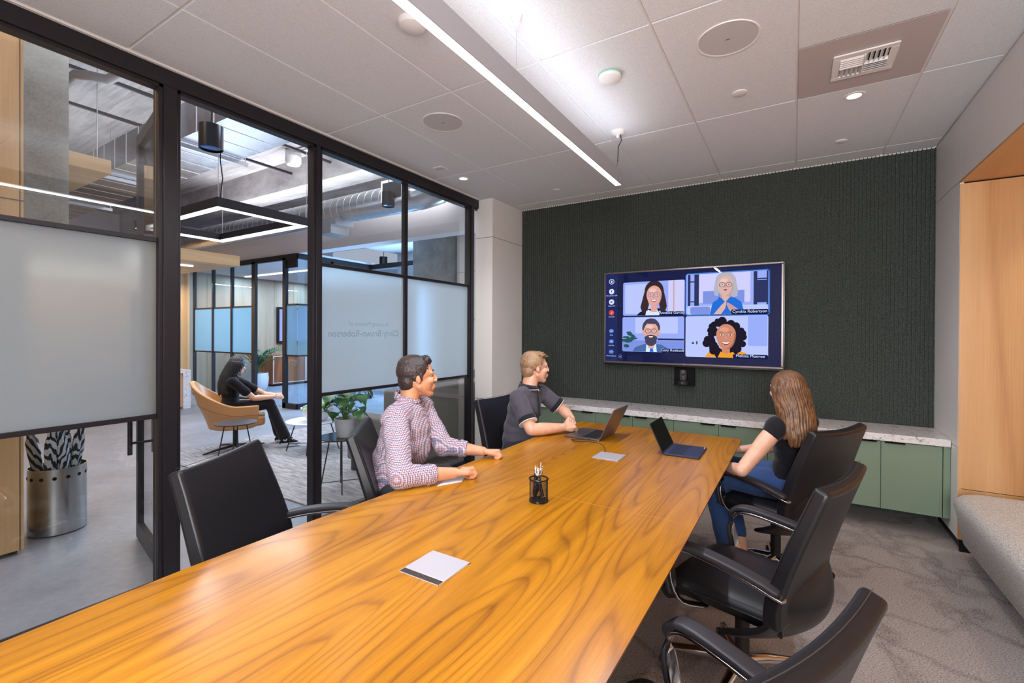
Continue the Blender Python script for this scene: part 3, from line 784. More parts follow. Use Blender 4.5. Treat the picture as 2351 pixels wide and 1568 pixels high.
cabinet(0, [(-1.706, -1.327, 'R'), (-1.327, -.944, 'L')], 'sage green double cabinet behind the open grey laptop')
cabinet(0, [(-.944, -.561, 'R'), (-.561, -.18, 'L')], 'sage green double cabinet behind the table end right of the navy laptop')
cabinet(0, [(-.18, .198, 'R')], 'sage green cabinet behind the long haired woman')
cabinet(0, [(.198, .570, 'R'), (.570, .921, 'L')], 'sage green double cabinet at the right end, seen down to its underside')
tag(MB().box((.923, CYF, CZ0), (XR - .002, YF - .03, CZ1)).obj('filler_panel', mt['green'], bevel=.0012, seg=1), 'narrow sage green filler panel beside the white wall', 'panel')

# ================================================================== TV
def eg(name, r, g, b, s=1.0): return emit('screen_' + name, srgb(r, g, b), s)
TX0, TX1, TZ0, TZ1, TY = -1.762, -.076, 1.158, 2.131, 4.805
r = thing('television', 'large wall mounted flat screen showing a four person video call', 'television', (-.92, 4.87, 1.64))
MB().box((TX0 + .004, TY + .012, TZ0 - .018), (TX1 + .012, TY + .058, TZ1 + .003)).obj('back_housing', mt['black_gloss'], r, bevel=.004)
MB().box((TX0 + .35, TY + .05, TZ0 + .2), (TX1 - .35, YF - .02, TZ1 - .2)).obj('wall_mount', mt['black_soft'], r)
mb = MB(); t = .020
for (a, b, c, d) in ((TX0, TZ0, TX1, TZ0 + t), (TX0, TZ1 - t, TX1, TZ1), (TX0, TZ0 + t, TX0 + t, TZ1 - t), (TX1 - t, TZ0 + t, TX1, TZ1 - t)): mb.box((a, TY, b), (c, TY + .014, d))
mb.obj('bezel', Mat('bezel_metal', srgb(128, 116, 114), .28, .7).m, r, bevel=.004)
MB().text('LG', .016, lambda x, y: Vector((-.935 + x, TY - .0006, TZ0 + .005 + y))).obj('badge', Mat('badge_silver', srgb(220, 216, 214), .3).m, r, recalc=False)
SW, SH = TX1 - TX0 - 2 * t, TZ1 - TZ0 - 2 * t
SC = MB(); _lay = [0]
SM = []
def smat(r_, g_, b_, s=1.0):
    SM.append(eg('c%d' % len(SM), r_, g_, b_, s)); return len(SM) - 1
def sp(x, y, k=None):
    return Vector((TX0 + t + x * SW, TY + .0085 - _lay[0] * .00012, TZ0 + t + (1 - y) * SH))
CLIP = [None]
def clip(pts, box):
    for ax, lim, sg in ((0, box[0], 1), (0, box[2], -1), (1, box[1], 1), (1, box[3], -1)):
        out = []; n = len(pts)
        for i in range(n):
            a, b = pts[i], pts[(i + 1) % n]; da, db = (a[ax] - lim) * sg, (b[ax] - lim) * sg
            if da >= 0: out.append(a)
            if (da < 0) != (db < 0):
                t_ = da / (da - db); out.append((a[0] + (b[0] - a[0]) * t_, a[1] + (b[1] - a[1]) * t_))
        pts = out
        if len(pts) < 3: return None
    return pts
def draw(mi, pts):
    if CLIP[0]: pts = clip(pts, CLIP[0])
    if not pts: return
    _lay[0] += 1; SC.mi = mi; SC.poly([sp(x, y) for x, y in pts])
AS = SW / SH
def rrect(mi, x0, y0, x1, y1, r=.02):
    draw(mi, [(x, y) for x, y in [(px / AS, py) for px, py in rcorner(x0 * AS, y0, x1 * AS, y1, r, 4)]])
def oval(mi, cx, cy_, rx, ry, a0=0, a1=360, n=22):
    draw(mi, [(cx + rx * cos(radians(a0 + (a1 - a0) * i / n)) / AS, cy_ + ry * sin(radians(a0 + (a1 - a0) * i / n))) for i in range(n if a1 - a0 == 360 else n + 1)])
def stext(mi, s_, size, x, y, align='LEFT', bold=0.0):
    _lay[0] += 1; SC.mi = mi; SC.text(s_, size * SH, lambda a, b: sp(x, y) + Vector((a, 0, b)), align, bold=bold)
NAVY = smat(20, 26, 66); NAVY2 = smat(26, 36, 88); TILE = smat(146, 164, 236); WHT = smat(206, 220, 255); MID = smat(88, 116, 190)
BLUE = smat(46, 130, 235); RED = smat(212, 62, 52); DARK = smat(18, 20, 40); SKIN = smat(214, 160, 150); SKIN2 = smat(196, 132, 106); SKIN3 = smat(206, 170, 164)
HB = smat(52, 34, 40); HG = smat(170, 172, 186); HD = smat(30, 26, 40); SHB = smat(36, 104, 206); ORG = smat(228, 150, 44); SUIT = smat(72, 102, 158); PALE = smat(178, 190, 240)
FRM = smat(44, 52, 92); CUR = smat(198, 196, 240); GREEN = smat(40, 84, 90); LIPS = smat(150, 50, 60); TEETH = smat(236, 240, 255); WARM = smat(190, 150, 150); SH2 = smat(120, 140, 214); SH3 = smat(186, 148, 148); LITE = smat(228, 186, 176); BEARD = smat(66, 66, 88); LIPS2 = smat(158, 98, 80); SKIN4 = smat(212, 154, 128)
rrect(NAVY, 0, 0, 1, 1, .001); rrect(NAVY2, 0, 0, .078, 1, .001)
def side_icon(y, col, lab, glyph, wide=False):
    if wide: rrect(col, .023, y - .022, .055, y + .022, .02)
    else: oval(col, .039, y, .031, .031)
    g = DARK if col == WHT else WHT
    if glyph == 'mic': rrect(g, .0365, y - .016, .0415, y + .006, .004); rrect(g, .0382, y + .006, .0398, y + .018, .001)
    if glyph == 'cam': rrect(g, .032, y - .009, .041, y + .009, .003); draw(g, [(.042, y), (.047, y - .009), (.047, y + .009)])
    if glyph == 'call': draw(g, [(.033, y + .012), (.036, y + .016), (.046, y - .008), (.044, y - .016), (.041, y - .012), (.042, y - .006), (.036, y + .006)])
    if glyph == 'chat': rrect(g, .033, y - .010, .045, y + .008, .004); rrect(col, .0345, y - .007, .0435, y + .005, .003)
    if glyph == 'file': rrect(g, .034, y - .008, .045, y + .010, .002); rrect(col, .0355, y - .003, .0435, y + .007, .002)
    if glyph == 'dots':
        for dx in (-.006, 0, .006): oval(g, .039 + dx, y, .003, .003, n=8)
    if lab: stext(WHT, lab, .020, .039, y + .053, 'CENTER')
oval(WHT, .039, .085, .031, .031); oval(NAVY2, .039, .085, .025, .025); rrect(WHT, .0335, .072, .0445, .098, .003)
side_icon(.20, WHT, 'Microphone ON', 'mic'); side_icon(.32, WHT, 'Video ON', 'cam'); side_icon(.445, RED, 'End Call', 'call')
side_icon(.655, MID, 'Chat', 'chat', True); side_icon(.775, MID, 'Add File', 'file', True); side_icon(.895, MID, 'More Options', 'dots', True)
oval(MID, .099, .945, .021, .021); oval(NAVY, .099, .945, .016, .016); draw(WHT, [(.094, .950), (.099, .940), (.104, .950), (.102, .952), (.099, .946), (.096, .952)])
def tiles(x0, y0, x1, y1, base):
    CLIP[0] = (x0, y0, x1, y1); rrect(base, x0, y0, x1, y1, .018)
T1, T2, T3, T4 = (.117, .105, .497, .482), (.506, .055, .940, .482), (.117, .498, .497, .885), (.506, .498, .940, .925)
# upper right frame glow
rrect(BLUE, .501, .045, .946, .494, .028); rrect(NAVY, .504, .051, .943, .488, .024)
# tile 1: dark haired woman, glasses, black jacket
tiles(*T1, TILE); rrect(CUR, .40, .108, .494, .480, .004); rrect(WARM, .430, .108, .436, .480, .001); rrect(PALE, .13, .13, .30, .46, .01)
def face(cx, cy_, s_, skin, hair, kind, glasses=None, lip=LIPS):
    if kind == 'long':
        oval(hair, cx, cy_ - .16 * s_, .35 * s_, .40 * s_); draw(hair, [(cx + a * s_ / AS, cy_ + b * s_) for a, b in ((-.35, -.16), (.35, -.16), (.42, .15), (.46, .40), (.38, .62), (.24, .60), (.18, .3), (-.18, .3), (-.26, .66), (-.42, .62), (-.50, .42), (-.43, .15))])
    if kind == 'bob':
        oval(hair, cx, cy_ - .13 * s_, .36 * s_, .40 * s_); draw(hair, [(cx + a * s_ / AS, cy_ + b * s_) for a, b in ((-.36, -.13), (.36, -.13), (.42, .18), (.40, .40), (.22, .46), (.15, .2), (-.2, .2), (-.26, .38), (-.38, .34), (-.40, .1))])
    if kind == 'curly':
        rr = random.Random(5)
        for i in range(90):
            a = rr.uniform(0, 2 * pi); q = rr.uniform(.30, .52) * s_; rd = rr.uniform(.07, .13) * s_
            oval(hair, cx + (-.05 * s_ + q * cos(a)) / AS, cy_ + .06 * s_ + q * sin(a) * 1.08, rd, rd, n=10)
    if kind == 'short': oval(hair, cx, cy_ - .16 * s_, .335 * s_, .36 * s_)
    rrect(skin, cx - .11 * s_ / AS, cy_ + .25 * s_, cx + .11 * s_ / AS, cy_ + .62 * s_, .04 * s_)
    if kind in ('short', 'bald'): oval(skin, cx - .29 * s_ / AS, cy_ + .02 * s_, .05 * s_, .09 * s_); oval(skin, cx + .29 * s_ / AS, cy_ + .02 * s_, .05 * s_, .09 * s_)
    oval(skin, cx, cy_ - .03 * s_, .275 * s_, .34 * s_); oval(skin, cx, cy_ + .16 * s_, .22 * s_, .24 * s_)
    if kind == 'short' : draw(hair, [(cx - .29 * s_ / AS, cy_ - .18 * s_), (cx - .2 * s_ / AS, cy_ - .47 * s_), (cx + .15 * s_ / AS, cy_ - .50 * s_), (cx + .29 * s_ / AS, cy_ - .2 * s_), (cx + .2 * s_ / AS, cy_ - .30 * s_), (cx - .18 * s_ / AS, cy_ - .32 * s_)])
    draw(SH3 if skin is not SKIN2 else LIPS2, [(cx + a * s_ / AS, cy_ + b * s_) for a, b in ((.275, -.05), (.262, .10), (.21, .26), (.10, .37), (-.02, .40), (.10, .33), (.19, .20), (.225, .05), (.235, -.12))])
    oval(LITE if skin is not SKIN2 else SKIN4, cx - .05 * s_ / AS, cy_ - .20 * s_, .13 * s_, .07 * s_)
    for sx in (-1, 1):
        ex = cx + sx * .115 * s_ / AS
        draw(hair if kind != 'bob' else MID, [(ex - .07 * s_ / AS, cy_ - .105 * s_), (ex, cy_ - .135 * s_), (ex + .07 * s_ / AS, cy_ - .105 * s_), (ex, cy_ - .115 * s_)])
        oval(TEETH, ex, cy_ - .04 * s_, .045 * s_, .022 * s_, n=12); oval(DARK, ex, cy_ - .04 * s_, .022 * s_, .022 * s_, n=10)
        if glasses is not None:
            for k in range(20):
                a, b = 2 * pi * k / 20, 2 * pi * (k + 1) / 20; R1, R2 = .105 * s_, .090 * s_
                draw(glasses, [(ex + R1 * cos(a) / AS, cy_ - .035 * s_ + R1 * sin(a) * .85), (ex + R1 * cos(b) / AS, cy_ - .035 * s_ + R1 * sin(b) * .85), (ex + R2 * cos(b) / AS, cy_ - .035 * s_ + R2 * sin(b) * .85), (ex + R2 * cos(a) / AS, cy_ - .035 * s_ + R2 * sin(a) * .85)])
    draw(WARM, [(cx - .012 * s_ / AS, cy_ - .02 * s_), (cx + .035 * s_ / AS, cy_ + .085 * s_), (cx - .035 * s_ / AS, cy_ + .085 * s_)])
def smile(cx, cy_, s_, lip=LIPS, w=.11):
    draw(lip, [(cx - w * s_ / AS, cy_ + .145 * s_), (cx, cy_ + .165 * s_), (cx + w * s_ / AS, cy_ + .145 * s_), (cx + .07 * s_ / AS, cy_ + .225 * s_), (cx, cy_ + .245 * s_), (cx - .07 * s_ / AS, cy_ + .225 * s_)])
    draw(TEETH, [(cx - w * .85 * s_ / AS, cy_ + .155 * s_), (cx, cy_ + .17 * s_), (cx + w * .85 * s_ / AS, cy_ + .155 * s_), (cx + .05 * s_ / AS, cy_ + .208 * s_), (cx - .05 * s_ / AS, cy_ + .208 * s_)])
draw(DARK, [(.205, .480), (.225, .445), (.275, .410), (.345, .405), (.385, .43), (.41, .480)]); draw(WHT, [(.262, .480), (.272, .415), (.300, .435), (.335, .415), (.345, .480)])
face(.314, .265, .30, SKIN, HB, 'long', MID); smile(.314, .265, .29); draw(WHT, [(.262, .480), (.268, .428), (.290, .445), (.340, .445), (.352, .428), (.356, .480)])
# tile 2: grey haired woman, blue shirt
tiles(*T2, TILE); rrect(CUR, .56, .06, .85, .36, .002); rrect(SH2, .60, .24, .82, .37, .002)
for (a, b) in ((.515, .530), (.552, .578), (.866, .884), (.930, .938)): rrect(FRM, a, .06, b, .39, .001)
for yy in (.13, .34): rrect(FRM, .515, yy, .578, yy + .012, .001); rrect(FRM, .866, yy, .938, yy + .012, .001)
rrect(FRM, .884, .15, .93, .37, .001)
rrect(PALE, .508, .39, .938, .480, .03); rrect(SH2, .53, .40, .64, .480, .02)
draw(SHB, [(.638, .480), (.654, .36), (.70, .305), (.76, .30), (.805, .36), (.822, .480)])
draw(SH3, [(.7, .22), (.745, .22), (.76, .34), (.69, .34)])
face(.722, .190, .275, SKIN3, HG, 'bob', DARK); draw(LIPS, [(.710, .232), (.722, .227), (.734, .232), (.722, .243)])
draw(SHB, [(.668, .40), (.688, .30), (.722, .345), (.756, .30), (.786, .40)]); draw(SKIN3, [(.703, .318), (.722, .36), (.741, .318)])
draw(SKIN3, [(.66, .480), (.70, .39), (.722, .35), (.728, .36), (.722, .42), (.70, .480)]); draw(WARM, [(.795, .44), (.755, .385), (.732, .36), (.728, .38), (.742, .44), (.77, .480)])
# tile 3: bearded man, glasses, suit
tiles(*T3, TILE); rrect(PALE, .2, .505, .46, .68, .01); rrect(FRM, .34, .735, .495, .755, .001); rrect(SH2, .12, .76, .495, .88, .004)
rr = random.Random(2)
for i in range(30):
    a = rr.uniform(0, 2 * pi); q = rr.uniform(0, .07); oval(GREEN, .165 + q * cos(a) * .5, .76 + q * sin(a) * 1.3, .03, .012, n=8)
draw(SUIT, [(.185, .883), (.20, .835), (.255, .80), (.36, .80), (.40, .84), (.41, .883)]); draw(WHT, [(.268, .883), (.272, .79), (.30, .82), (.33, .79), (.336, .883)]); draw(SHB, [(.292, .883), (.297, .83), (.303, .825), (.31, .83), (.316, .883)])
face(.300, .665, .29, SKIN, BEARD, 'short', DARK); oval(BEARD, .300, .765, .062, .055); oval(BEARD, .300, .735, .07, .04); smile(.300, .668, .27)
# tile 4: curly haired woman, orange top
tiles(*T4, PALE); rrect(TILE, .84, .505, .936, .80, .01); oval(GREEN, .548, .78, .012, .012); oval(GREEN, .57, .775, .008, .02)
draw(ORG, [(.615, .922), (.635, .87), (.69, .83), (.76, .83), (.83, .87), (.845, .922)])
face(.728, .705, .335, SKIN2, HD, 'curly'); smile(.728, .712, .335, w=.13); draw(ORG, [(.685, .922), (.70, .862), (.73, .885), (.765, .862), (.79, .922)])
CLIP[0] = None
def plate(x0, y0, x1, y1, s_):
    rrect(NAVY, x0, y0, x1, y1, .012); stext(WHT, s_, .040, (x0 + x1) / 2, y1 - .014, 'CENTER')
plate(.352, .443, .497, .484, 'Annalise Garcia'); plate(.755, .437, .940, .484, 'Cynthia Robertson'); plate(.368, .845, .497, .887, 'Gary Roebuck'); plate(.765, .885, .940, .927, 'Melissa Monroe')
scr = SC.obj('screen', SM, r, recalc=False)
gl = Mat('screen_glass', (0, 0, 0, 1), .06); 
MB().box((TX0 + t, TY + .009, TZ0 + t), (TX1 - t, TY + .012, TZ1 - t)).obj('panel', mt['black_gloss'], r)
MB().quad((TX0 + t, TY + .0015, TZ0 + t), (TX1 - t, TY + .0015, TZ0 + t), (TX1 - t, TY + .0015, TZ1 - t), (TX0 + t, TY + .0015, TZ1 - t)).obj('cover_glass', glass('screen_cover', (1, 1, 1, 1), k=.55), r, recalc=False)
# camera puck below the screen, in its black wall box
r = thing('conference_camera', 'small black conference camera in its wall box below the screen', 'camera', (-.915, 4.85, .96))
NX0, NX1, NZ0, NZ1 = -1.03, -.838, .955, 1.136
mb = MB(); mb.box((NX0, 4.872, NZ0), (NX1, 4.897, NZ1)); mb.box((NX0, 4.80, NZ0), (NX1, 4.897, NZ0 + .008)); mb.box((NX1 - .006, 4.85, NZ0), (NX1, 4.897, NZ1)); mb.box((NX0, 4.85, NZ0), (NX0 + .006, 4.897, NZ1))
mb.obj('wall_box', mt['void'], r)
MB().lathe([(0, .963), (.060, .963), (.064, .972), (.062, 1.0), (.052, 1.008), (0, 1.008)], (-.94, 4.84, 0)).obj('base', mt['black_soft'], r, smooth=40)
MB().lathe([(0, 1.008), (.030, 1.008), (.034, 1.02), (.034, 1.10), (.028, 1.112), (0, 1.112)], (-.94, 4.84, 0)).obj('camera_head', Mat('charcoal_plastic', srgb(72, 68, 70), .4).m, r, smooth=40)
MB().cyl((-.935, 4.8035, 1.07), (-.935, 4.806, 1.07), .012).obj('lens', mt['black_gloss'], r, smooth=40)
MB().box((-.944, 4.7755, .983), (-.934, 4.7765, .987)).obj('badge', mt['grid'], r)

# ================================================================== BENCH IN THE ALCOVE
r = thing('upholstered_bench', 'light grey boucle bench with rounded end inside the oak alcove', 'bench', (1.3, 2.4, 0))
def bench_fn():
    mb = MB(); n = 40; rows = []
    prof = [(.965, .105), (.935, .14), (.905, .30), (.888, .375), (.896, .415), (.93, .442), (.99, .455), (1.86, .455)]
    ys_ = [YB + .02] + [4.0 + .0 * i for i in range(1)] + [4.0 + .19 * sin(radians(a)) for a in range(15, 91, 15)]
    shr = [0, 0] + [1 - cos(radians(a)) for a in range(15, 91, 15)]
    for y, s_ in zip(ys_, shr):
        rows.append([mb.bm.verts.new((x + s_ * (.16 if i < len(prof) - 1 else 0), y if True else y, z - s_ * (.05 if z > .4 else 0))) for i, (x, z) in enumerate(prof)])
    for a, b in zip(rows, rows[1:]):
        for i in range(len(prof) - 1): mb.face([a[i], a[i + 1], b[i + 1], b[i]])
    mb.face(rows[-1]); mb.face(rows[0][::-1]); 
    return mb
bench_fn().obj('cushion', mt['bench'], r, smooth=60)
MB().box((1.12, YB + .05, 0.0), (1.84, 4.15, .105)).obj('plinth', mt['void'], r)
# ================================================================== CONFERENCE TABLE
TZ = .74
r = thing('conference_table', 'long glossy orange walnut veneer conference table in the middle of the room', 'table', (-.95, 1.6, 0))
left = [(-1.50, -.75), (-1.545, -.4), (-1.585, .0), (-1.600, .35), (-1.612, .7), (-1.605, 1.1), (-1.585, 1.5), (-1.570, 2.0), (-1.562, 2.5), (-1.556, 2.9), (-1.535, 3.3), (-1.515, 3.57), (-1.50, 3.592)]
right = [(-.318, 3.592), (-.303, 3.575), (-.305, 3.3), (-.312, 2.6), (-.319, 1.88), (-.327, 1.29), (-.334, .93), (-.345, .4), (-.36, -.2), (-.38, -.75)]
far = [(-1.2, 3.602), (-.9, 3.604), (-.6, 3.600)]
outline = left + far + right
# sockets are real recesses: top built as strips around them
mb = MB(); A = [mb.bm.verts.new((x, y, TZ)) for x, y in outline]
cx_, cy0_ = sum(p[0] for p in outline) / len(outline), sum(p[1] for p in outline) / len(outline)
def inset(d):
    n = len(outline); out = []
    for i in range(n):
        p, a, b = Vector(outline[i]), Vector(outline[i - 1]), Vector(outline[(i + 1) % n])
        t_ = (b - a).normalized(); nn = Vector((t_.y, -t_.x)); out.append(p + nn * d)
    return out
Bv = [mb.bm.verts.new((p.x, p.y, TZ - .006)) for p in inset(.0)]
Cv = [mb.bm.verts.new((p.x, p.y, TZ - .038)) for p in inset(.045)]
mb.face(A[::-1]); n = len(A); mb.mi = 1
for i in range(n):
    j = (i + 1) % n; mb.face([A[i], A[j], Bv[j], Bv[i]]); mb.face([Bv[i], Bv[j], Cv[j], Cv[i]])
mb.face(Cv)
mb.obj('tabletop', [mt['table'], mt['table_edge']], r)
MB().box((-1.574, 1.879, TZ - .0005), (-.3195, 1.881, TZ + .0004)).obj('leaf_joint', Mat('joint_line', srgb(206, 130, 58), .3).m, r)
for y in (.6, 2.9): MB().box((-1.25, y - .25, 0), (-.65, y + .25, TZ - .038)).obj('pedestal', mt['table_edge'], r, bevel=.01)
# power ports
plate_m = Mat('satin_aluminium', srgb(206, 202, 210), .32, .35).m
brush_m = speckled('dark_brush', srgb(48, 40, 36), srgb(22, 18, 17), srgb(110, 100, 92), 700, .9, .6)
def port(x0, x1, y0, y1, label, open_):
    r = thing('power_port', label, 'power port', ((x0 + x1) / 2, (y0 + y1) / 2, TZ))
    mb = MB(); k = .0015
    for (a, b, c, d) in ((x0, y0, x1, y0 + k), (x0, y1 - .012, x1, y1), (x0, y0, x0 + k, y1), (x1 - k, y0, x1, y1)): mb.box((a, b, TZ + .0002), (c, d, TZ + .0022))
    mb.obj('rim', plate_m, r)
    MB().box((x0 + k, y0 + k, TZ + .0002), (x1 - k, y0 + .026, TZ + .0012)).obj('cable_brush', brush_m, r)
    MB().box((x0 + .003, y0 + (.024 if open_ else .004), TZ + .0012), (x1 - (.001 if open_ else .006), y1 - .0135, TZ + .004)).obj('flap', plate_m, r, bevel=.001, seg=1)
port(-1.037, -.878, 1.034, 1.192, 'square silver power port lid nearest the camera, brush strip showing', True)
port(-1.016, -.853, 2.578, 2.742, 'closed silver power port lid beyond the pen cup, cable coming out', False)
# paper under the checked man's forearm
tag(MB().prism([(-1.455, 1.700), (-1.395, 1.815), (-1.50, 2.045), (-1.545, 2.02)], TZ + .0003, TZ + .0012).obj('sheet_of_paper', Mat('paper', srgb(216, 218, 226), .8).m), 'pale sheet of paper lying under the forearms of the man in the checked shirt', 'paper')
# ---- pen cup and pens
PC = (-.951, 1.790)
r = thing('pen_cup', 'black wire mesh pen cup standing on the table', 'pen cup', (PC[0], PC[1], TZ))
mb = MB(); seg, rows_ = 56, 22; R = []
for j in range(rows_ + 1):
    R.append([mb.bm.verts.new((PC[0] + .0395 * cos(2 * pi * i / seg), PC[1] + .0395 * sin(2 * pi * i / seg), TZ + .004 + .094 * j / rows_)) for i in range(seg)])
for j in range(rows_):
    for i in range(seg): mb.face([R[j][i], R[j][(i + 1) % seg], R[j + 1][(i + 1) % seg], R[j + 1][i]])
o = mb.obj('mesh_wall', mt['black_gloss'], r); w_ = o.modifiers.new('w', 'WIREFRAME'); w_.thickness = .0013; w_.use_even_offset = False
MB().lathe([(0, .0005), (.040, .0005), (.0425, .002), (.0425, .006), (.040, .008), (0, .003)], (PC[0], PC[1], TZ)).obj('foot', mt['black_gloss'], r, smooth=40)
mb = MB(); mb.tube([(PC[0] + .041 * cos(a), PC[1] + .041 * sin(a), TZ + .099) for a in [2 * pi * i / 40 for i in range(40)]], .0033, 8, closed=True)
mb.obj('rim', mt['black_gloss'], r, smooth=60)
def make_pen():
    p = thing('pen', 'black ballpoint pen with chrome clicker and dotted grip standing in the cup', 'pen', (0, 0, 0), 0, 'pens in the mesh cup')
    MB().lathe([(0, .012), (.0042, .016), (.0046, .03), (.0046, .1), (.0044, .108), (0, .108)], seg=12).obj('barrel', mt['black_gloss'], p, smooth=40)
    MB().lathe([(0, 0), (.001, .001), (.0035, .013), (.0042, .017), (0, .017)], seg=12).obj('tip', mt['chrome'], p, smooth=40)
    mb = MB(); mb.lathe([(.0047, .106), (.0047, .112), (.003, .116), (.0028, .136), (.002, .139), (0, .1395)], seg=12); mb.obox((.0062, 0, .098), (.0014, .0035, .034), 0); mb.obox((.0045, 0, .112), (.004, .0035, .003), 0)
    mb.obj('clicker', mt['chrome'], p, smooth=40)
    mb = MB()
    for i in range(5):
        for k in range(4):
            a = k * pi / 2 + (i % 2) * pi / 4; mb.ell((.0046 * cos(a), .0046 * sin(a), .05 + i * .009), .0013, seg=6, rings=4)
    mb.obj('grip_dots', Mat('grey_dots', srgb(150, 148, 150), .4).m if not bpy.data.materials.get('grey_dots') else bpy.data.materials['grey_dots'], p, smooth=60)
    return p
pen0 = make_pen(); rr = random.Random(11)
specs = []
for i in range(7): specs.append((-.5 + rr.uniform(-.5, .5), rr.uniform(.15, .30), rr.uniform(0, .01)))      # lean right
for i in range(5): specs.append((pi - .45 + rr.uniform(-.5, .5), rr.uniform(.15, .32), rr.uniform(0, .008)))
specs.append((1.2, .16, .028)); specs.append((.6, .10, .01))
for i, (az, tilt, lift) in enumerate(specs):
    p = pen0 if i == 0 else dup(pen0)
    ca, sa = cos(az + .547), sin(az + .547)
    base = Vector((PC[0] - ca * .020 - sa * rr.uniform(-.012, .012), PC[1] - sa * .020 + ca * rr.uniform(-.012, .012), TZ + .006 + lift))
    p.rotation_euler = (Matrix.Rotation(az + .547, 3, 'Z') @ Matrix.Rotation(tilt, 3, 'Y')).to_euler(); p.location = base

# ---- laptops
def laptop(name, label, hinge, rz, w, dp, lidh, open_deg, body, lidm, scr_m, keym, deck, marks=False):
    """local: hinge line along y through origin, user side +x"""
    r = thing(name, label, 'laptop', hinge, rz)
    th = .0125 if not marks else .011
    b = MB().prism(rcorner(0, -w / 2, dp, w / 2, .008), 0.002, th).obj('base', body, r, bevel=.0015, world=False)
    mb = MB(); x0, x1 = dp * .10, dp * .52
    for i in range(6):
        for k in range(14):
            a = x0 + (x1 - x0) * i / 6; bb = -w * .43 + w * .86 * k / 14
            mb.box((a + .001, bb + .001, th), (a + (x1 - x0) / 6 - .001, bb + w * .86 / 14 - .001, th + .0012))
    mb.obj('keyboard', keym, b, world=False)
    MB().box((dp * .58, -w * .22, th), (dp * .97, w * .22, th + .0004)).obj('trackpad', deck, b, world=False)
    if marks:
        mb = MB()
        for k in range(3): mb.box((dp * .93, w * .36 + k * .010, th), (dp * .96, w * .36 + .007 + k * .010, th + .0005))
        mb.obj('sticker', mt['grid'], b, world=False)
        MB().box((dp * .55, -w / 2 + .003, th), (dp * .556, w / 2 - .003, th + .0004)).obj('palm_rest_edge', mt['black_gloss'], b, world=False)
    m = Matrix.Rotation(-radians(open_deg - 90), 4, 'Y')
    q = MB(); q.prism([(y, z) for y, z in rcorner(-w / 2, 0, w / 2, lidh, .009)], 0, .006)
    # prism lies in x,y: map (x,y,z)->(z, x, y)
    mm = Matrix(((0, 0, 1, -.006), (1, 0, 0, 0), (0, 1, 0, 0), (0, 0, 0, 1)))
    q.xf(Matrix.Translation((.0, 0, th)) @ m @ mm)
    lid = q.obj('lid', lidm, r, bevel=.001, seg=1, world=False)
    q = MB(); q.box((.0003, -w / 2 + .004, .006), (.0006, w / 2 - .004, lidh - .004)); q.xf(Matrix.Translation((0, 0, th)) @ m)
    q.obj('screen', scr_m, lid, world=False)
    q = MB(); q.cyl((-.001, -w * .42, th), (-.001, w * .42, th), .005, seg=10); q.obj('hinge', body, r, smooth=50, world=False)
    return r
sg = Mat('space_grey', srgb(132, 122, 124), .34, .75).m
laptop('laptop', 'large grey laptop open in front of the blond man', (-1.122, 3.143, TZ), pi - .01, .316, .262, .232, 115, sg, sg, mt['black_gloss'], mt['black_soft'], Mat('trackpad_grey', srgb(88, 84, 90), .3, .4).m)
navy = Mat('navy_metal', srgb(44, 50, 78), .38, .2).m
laptop('laptop', 'small dark navy laptop open on the far right corner of the table', (-.671, 3.015, TZ), 0.0, .296, .205, .188, 115, navy, mt['black_soft'], Mat('screen_off', srgb(18, 20, 18), .12).m, Mat('navy_keys', srgb(34, 40, 62), .5).m, navy, True)
# cable from port to grey laptop
mb = MB(); pts = []
P0, P1, P2, P3 = Vector((-.99, 2.735, TZ + .006)), Vector((-1.03, 2.86, TZ + .035)), Vector((-1.13, 2.92, TZ + .012)), Vector((-1.26, 2.89, TZ + .006))
for i in range(15):
    t_ = i / 14; pts.append((1 - t_) ** 3 * P0 + 3 * t_ * (1 - t_) ** 2 * P1 + 3 * t_ * t_ * (1 - t_) * P2 + t_ ** 3 * P3)
pts += [Vector((-1.30, 2.92, TZ + .005)), Vector((-1.26, 2.945, TZ + .006)), Vector((-1.20, 2.955, TZ + .0075)), Vector((-1.19, 2.984, TZ + .008))]
tag(mb.tube(pts, .0024, 8).obj('charging_cable', mt['black_soft'], smooth=60), 'thin dark cable looping from the power port to the grey laptop', 'cable')

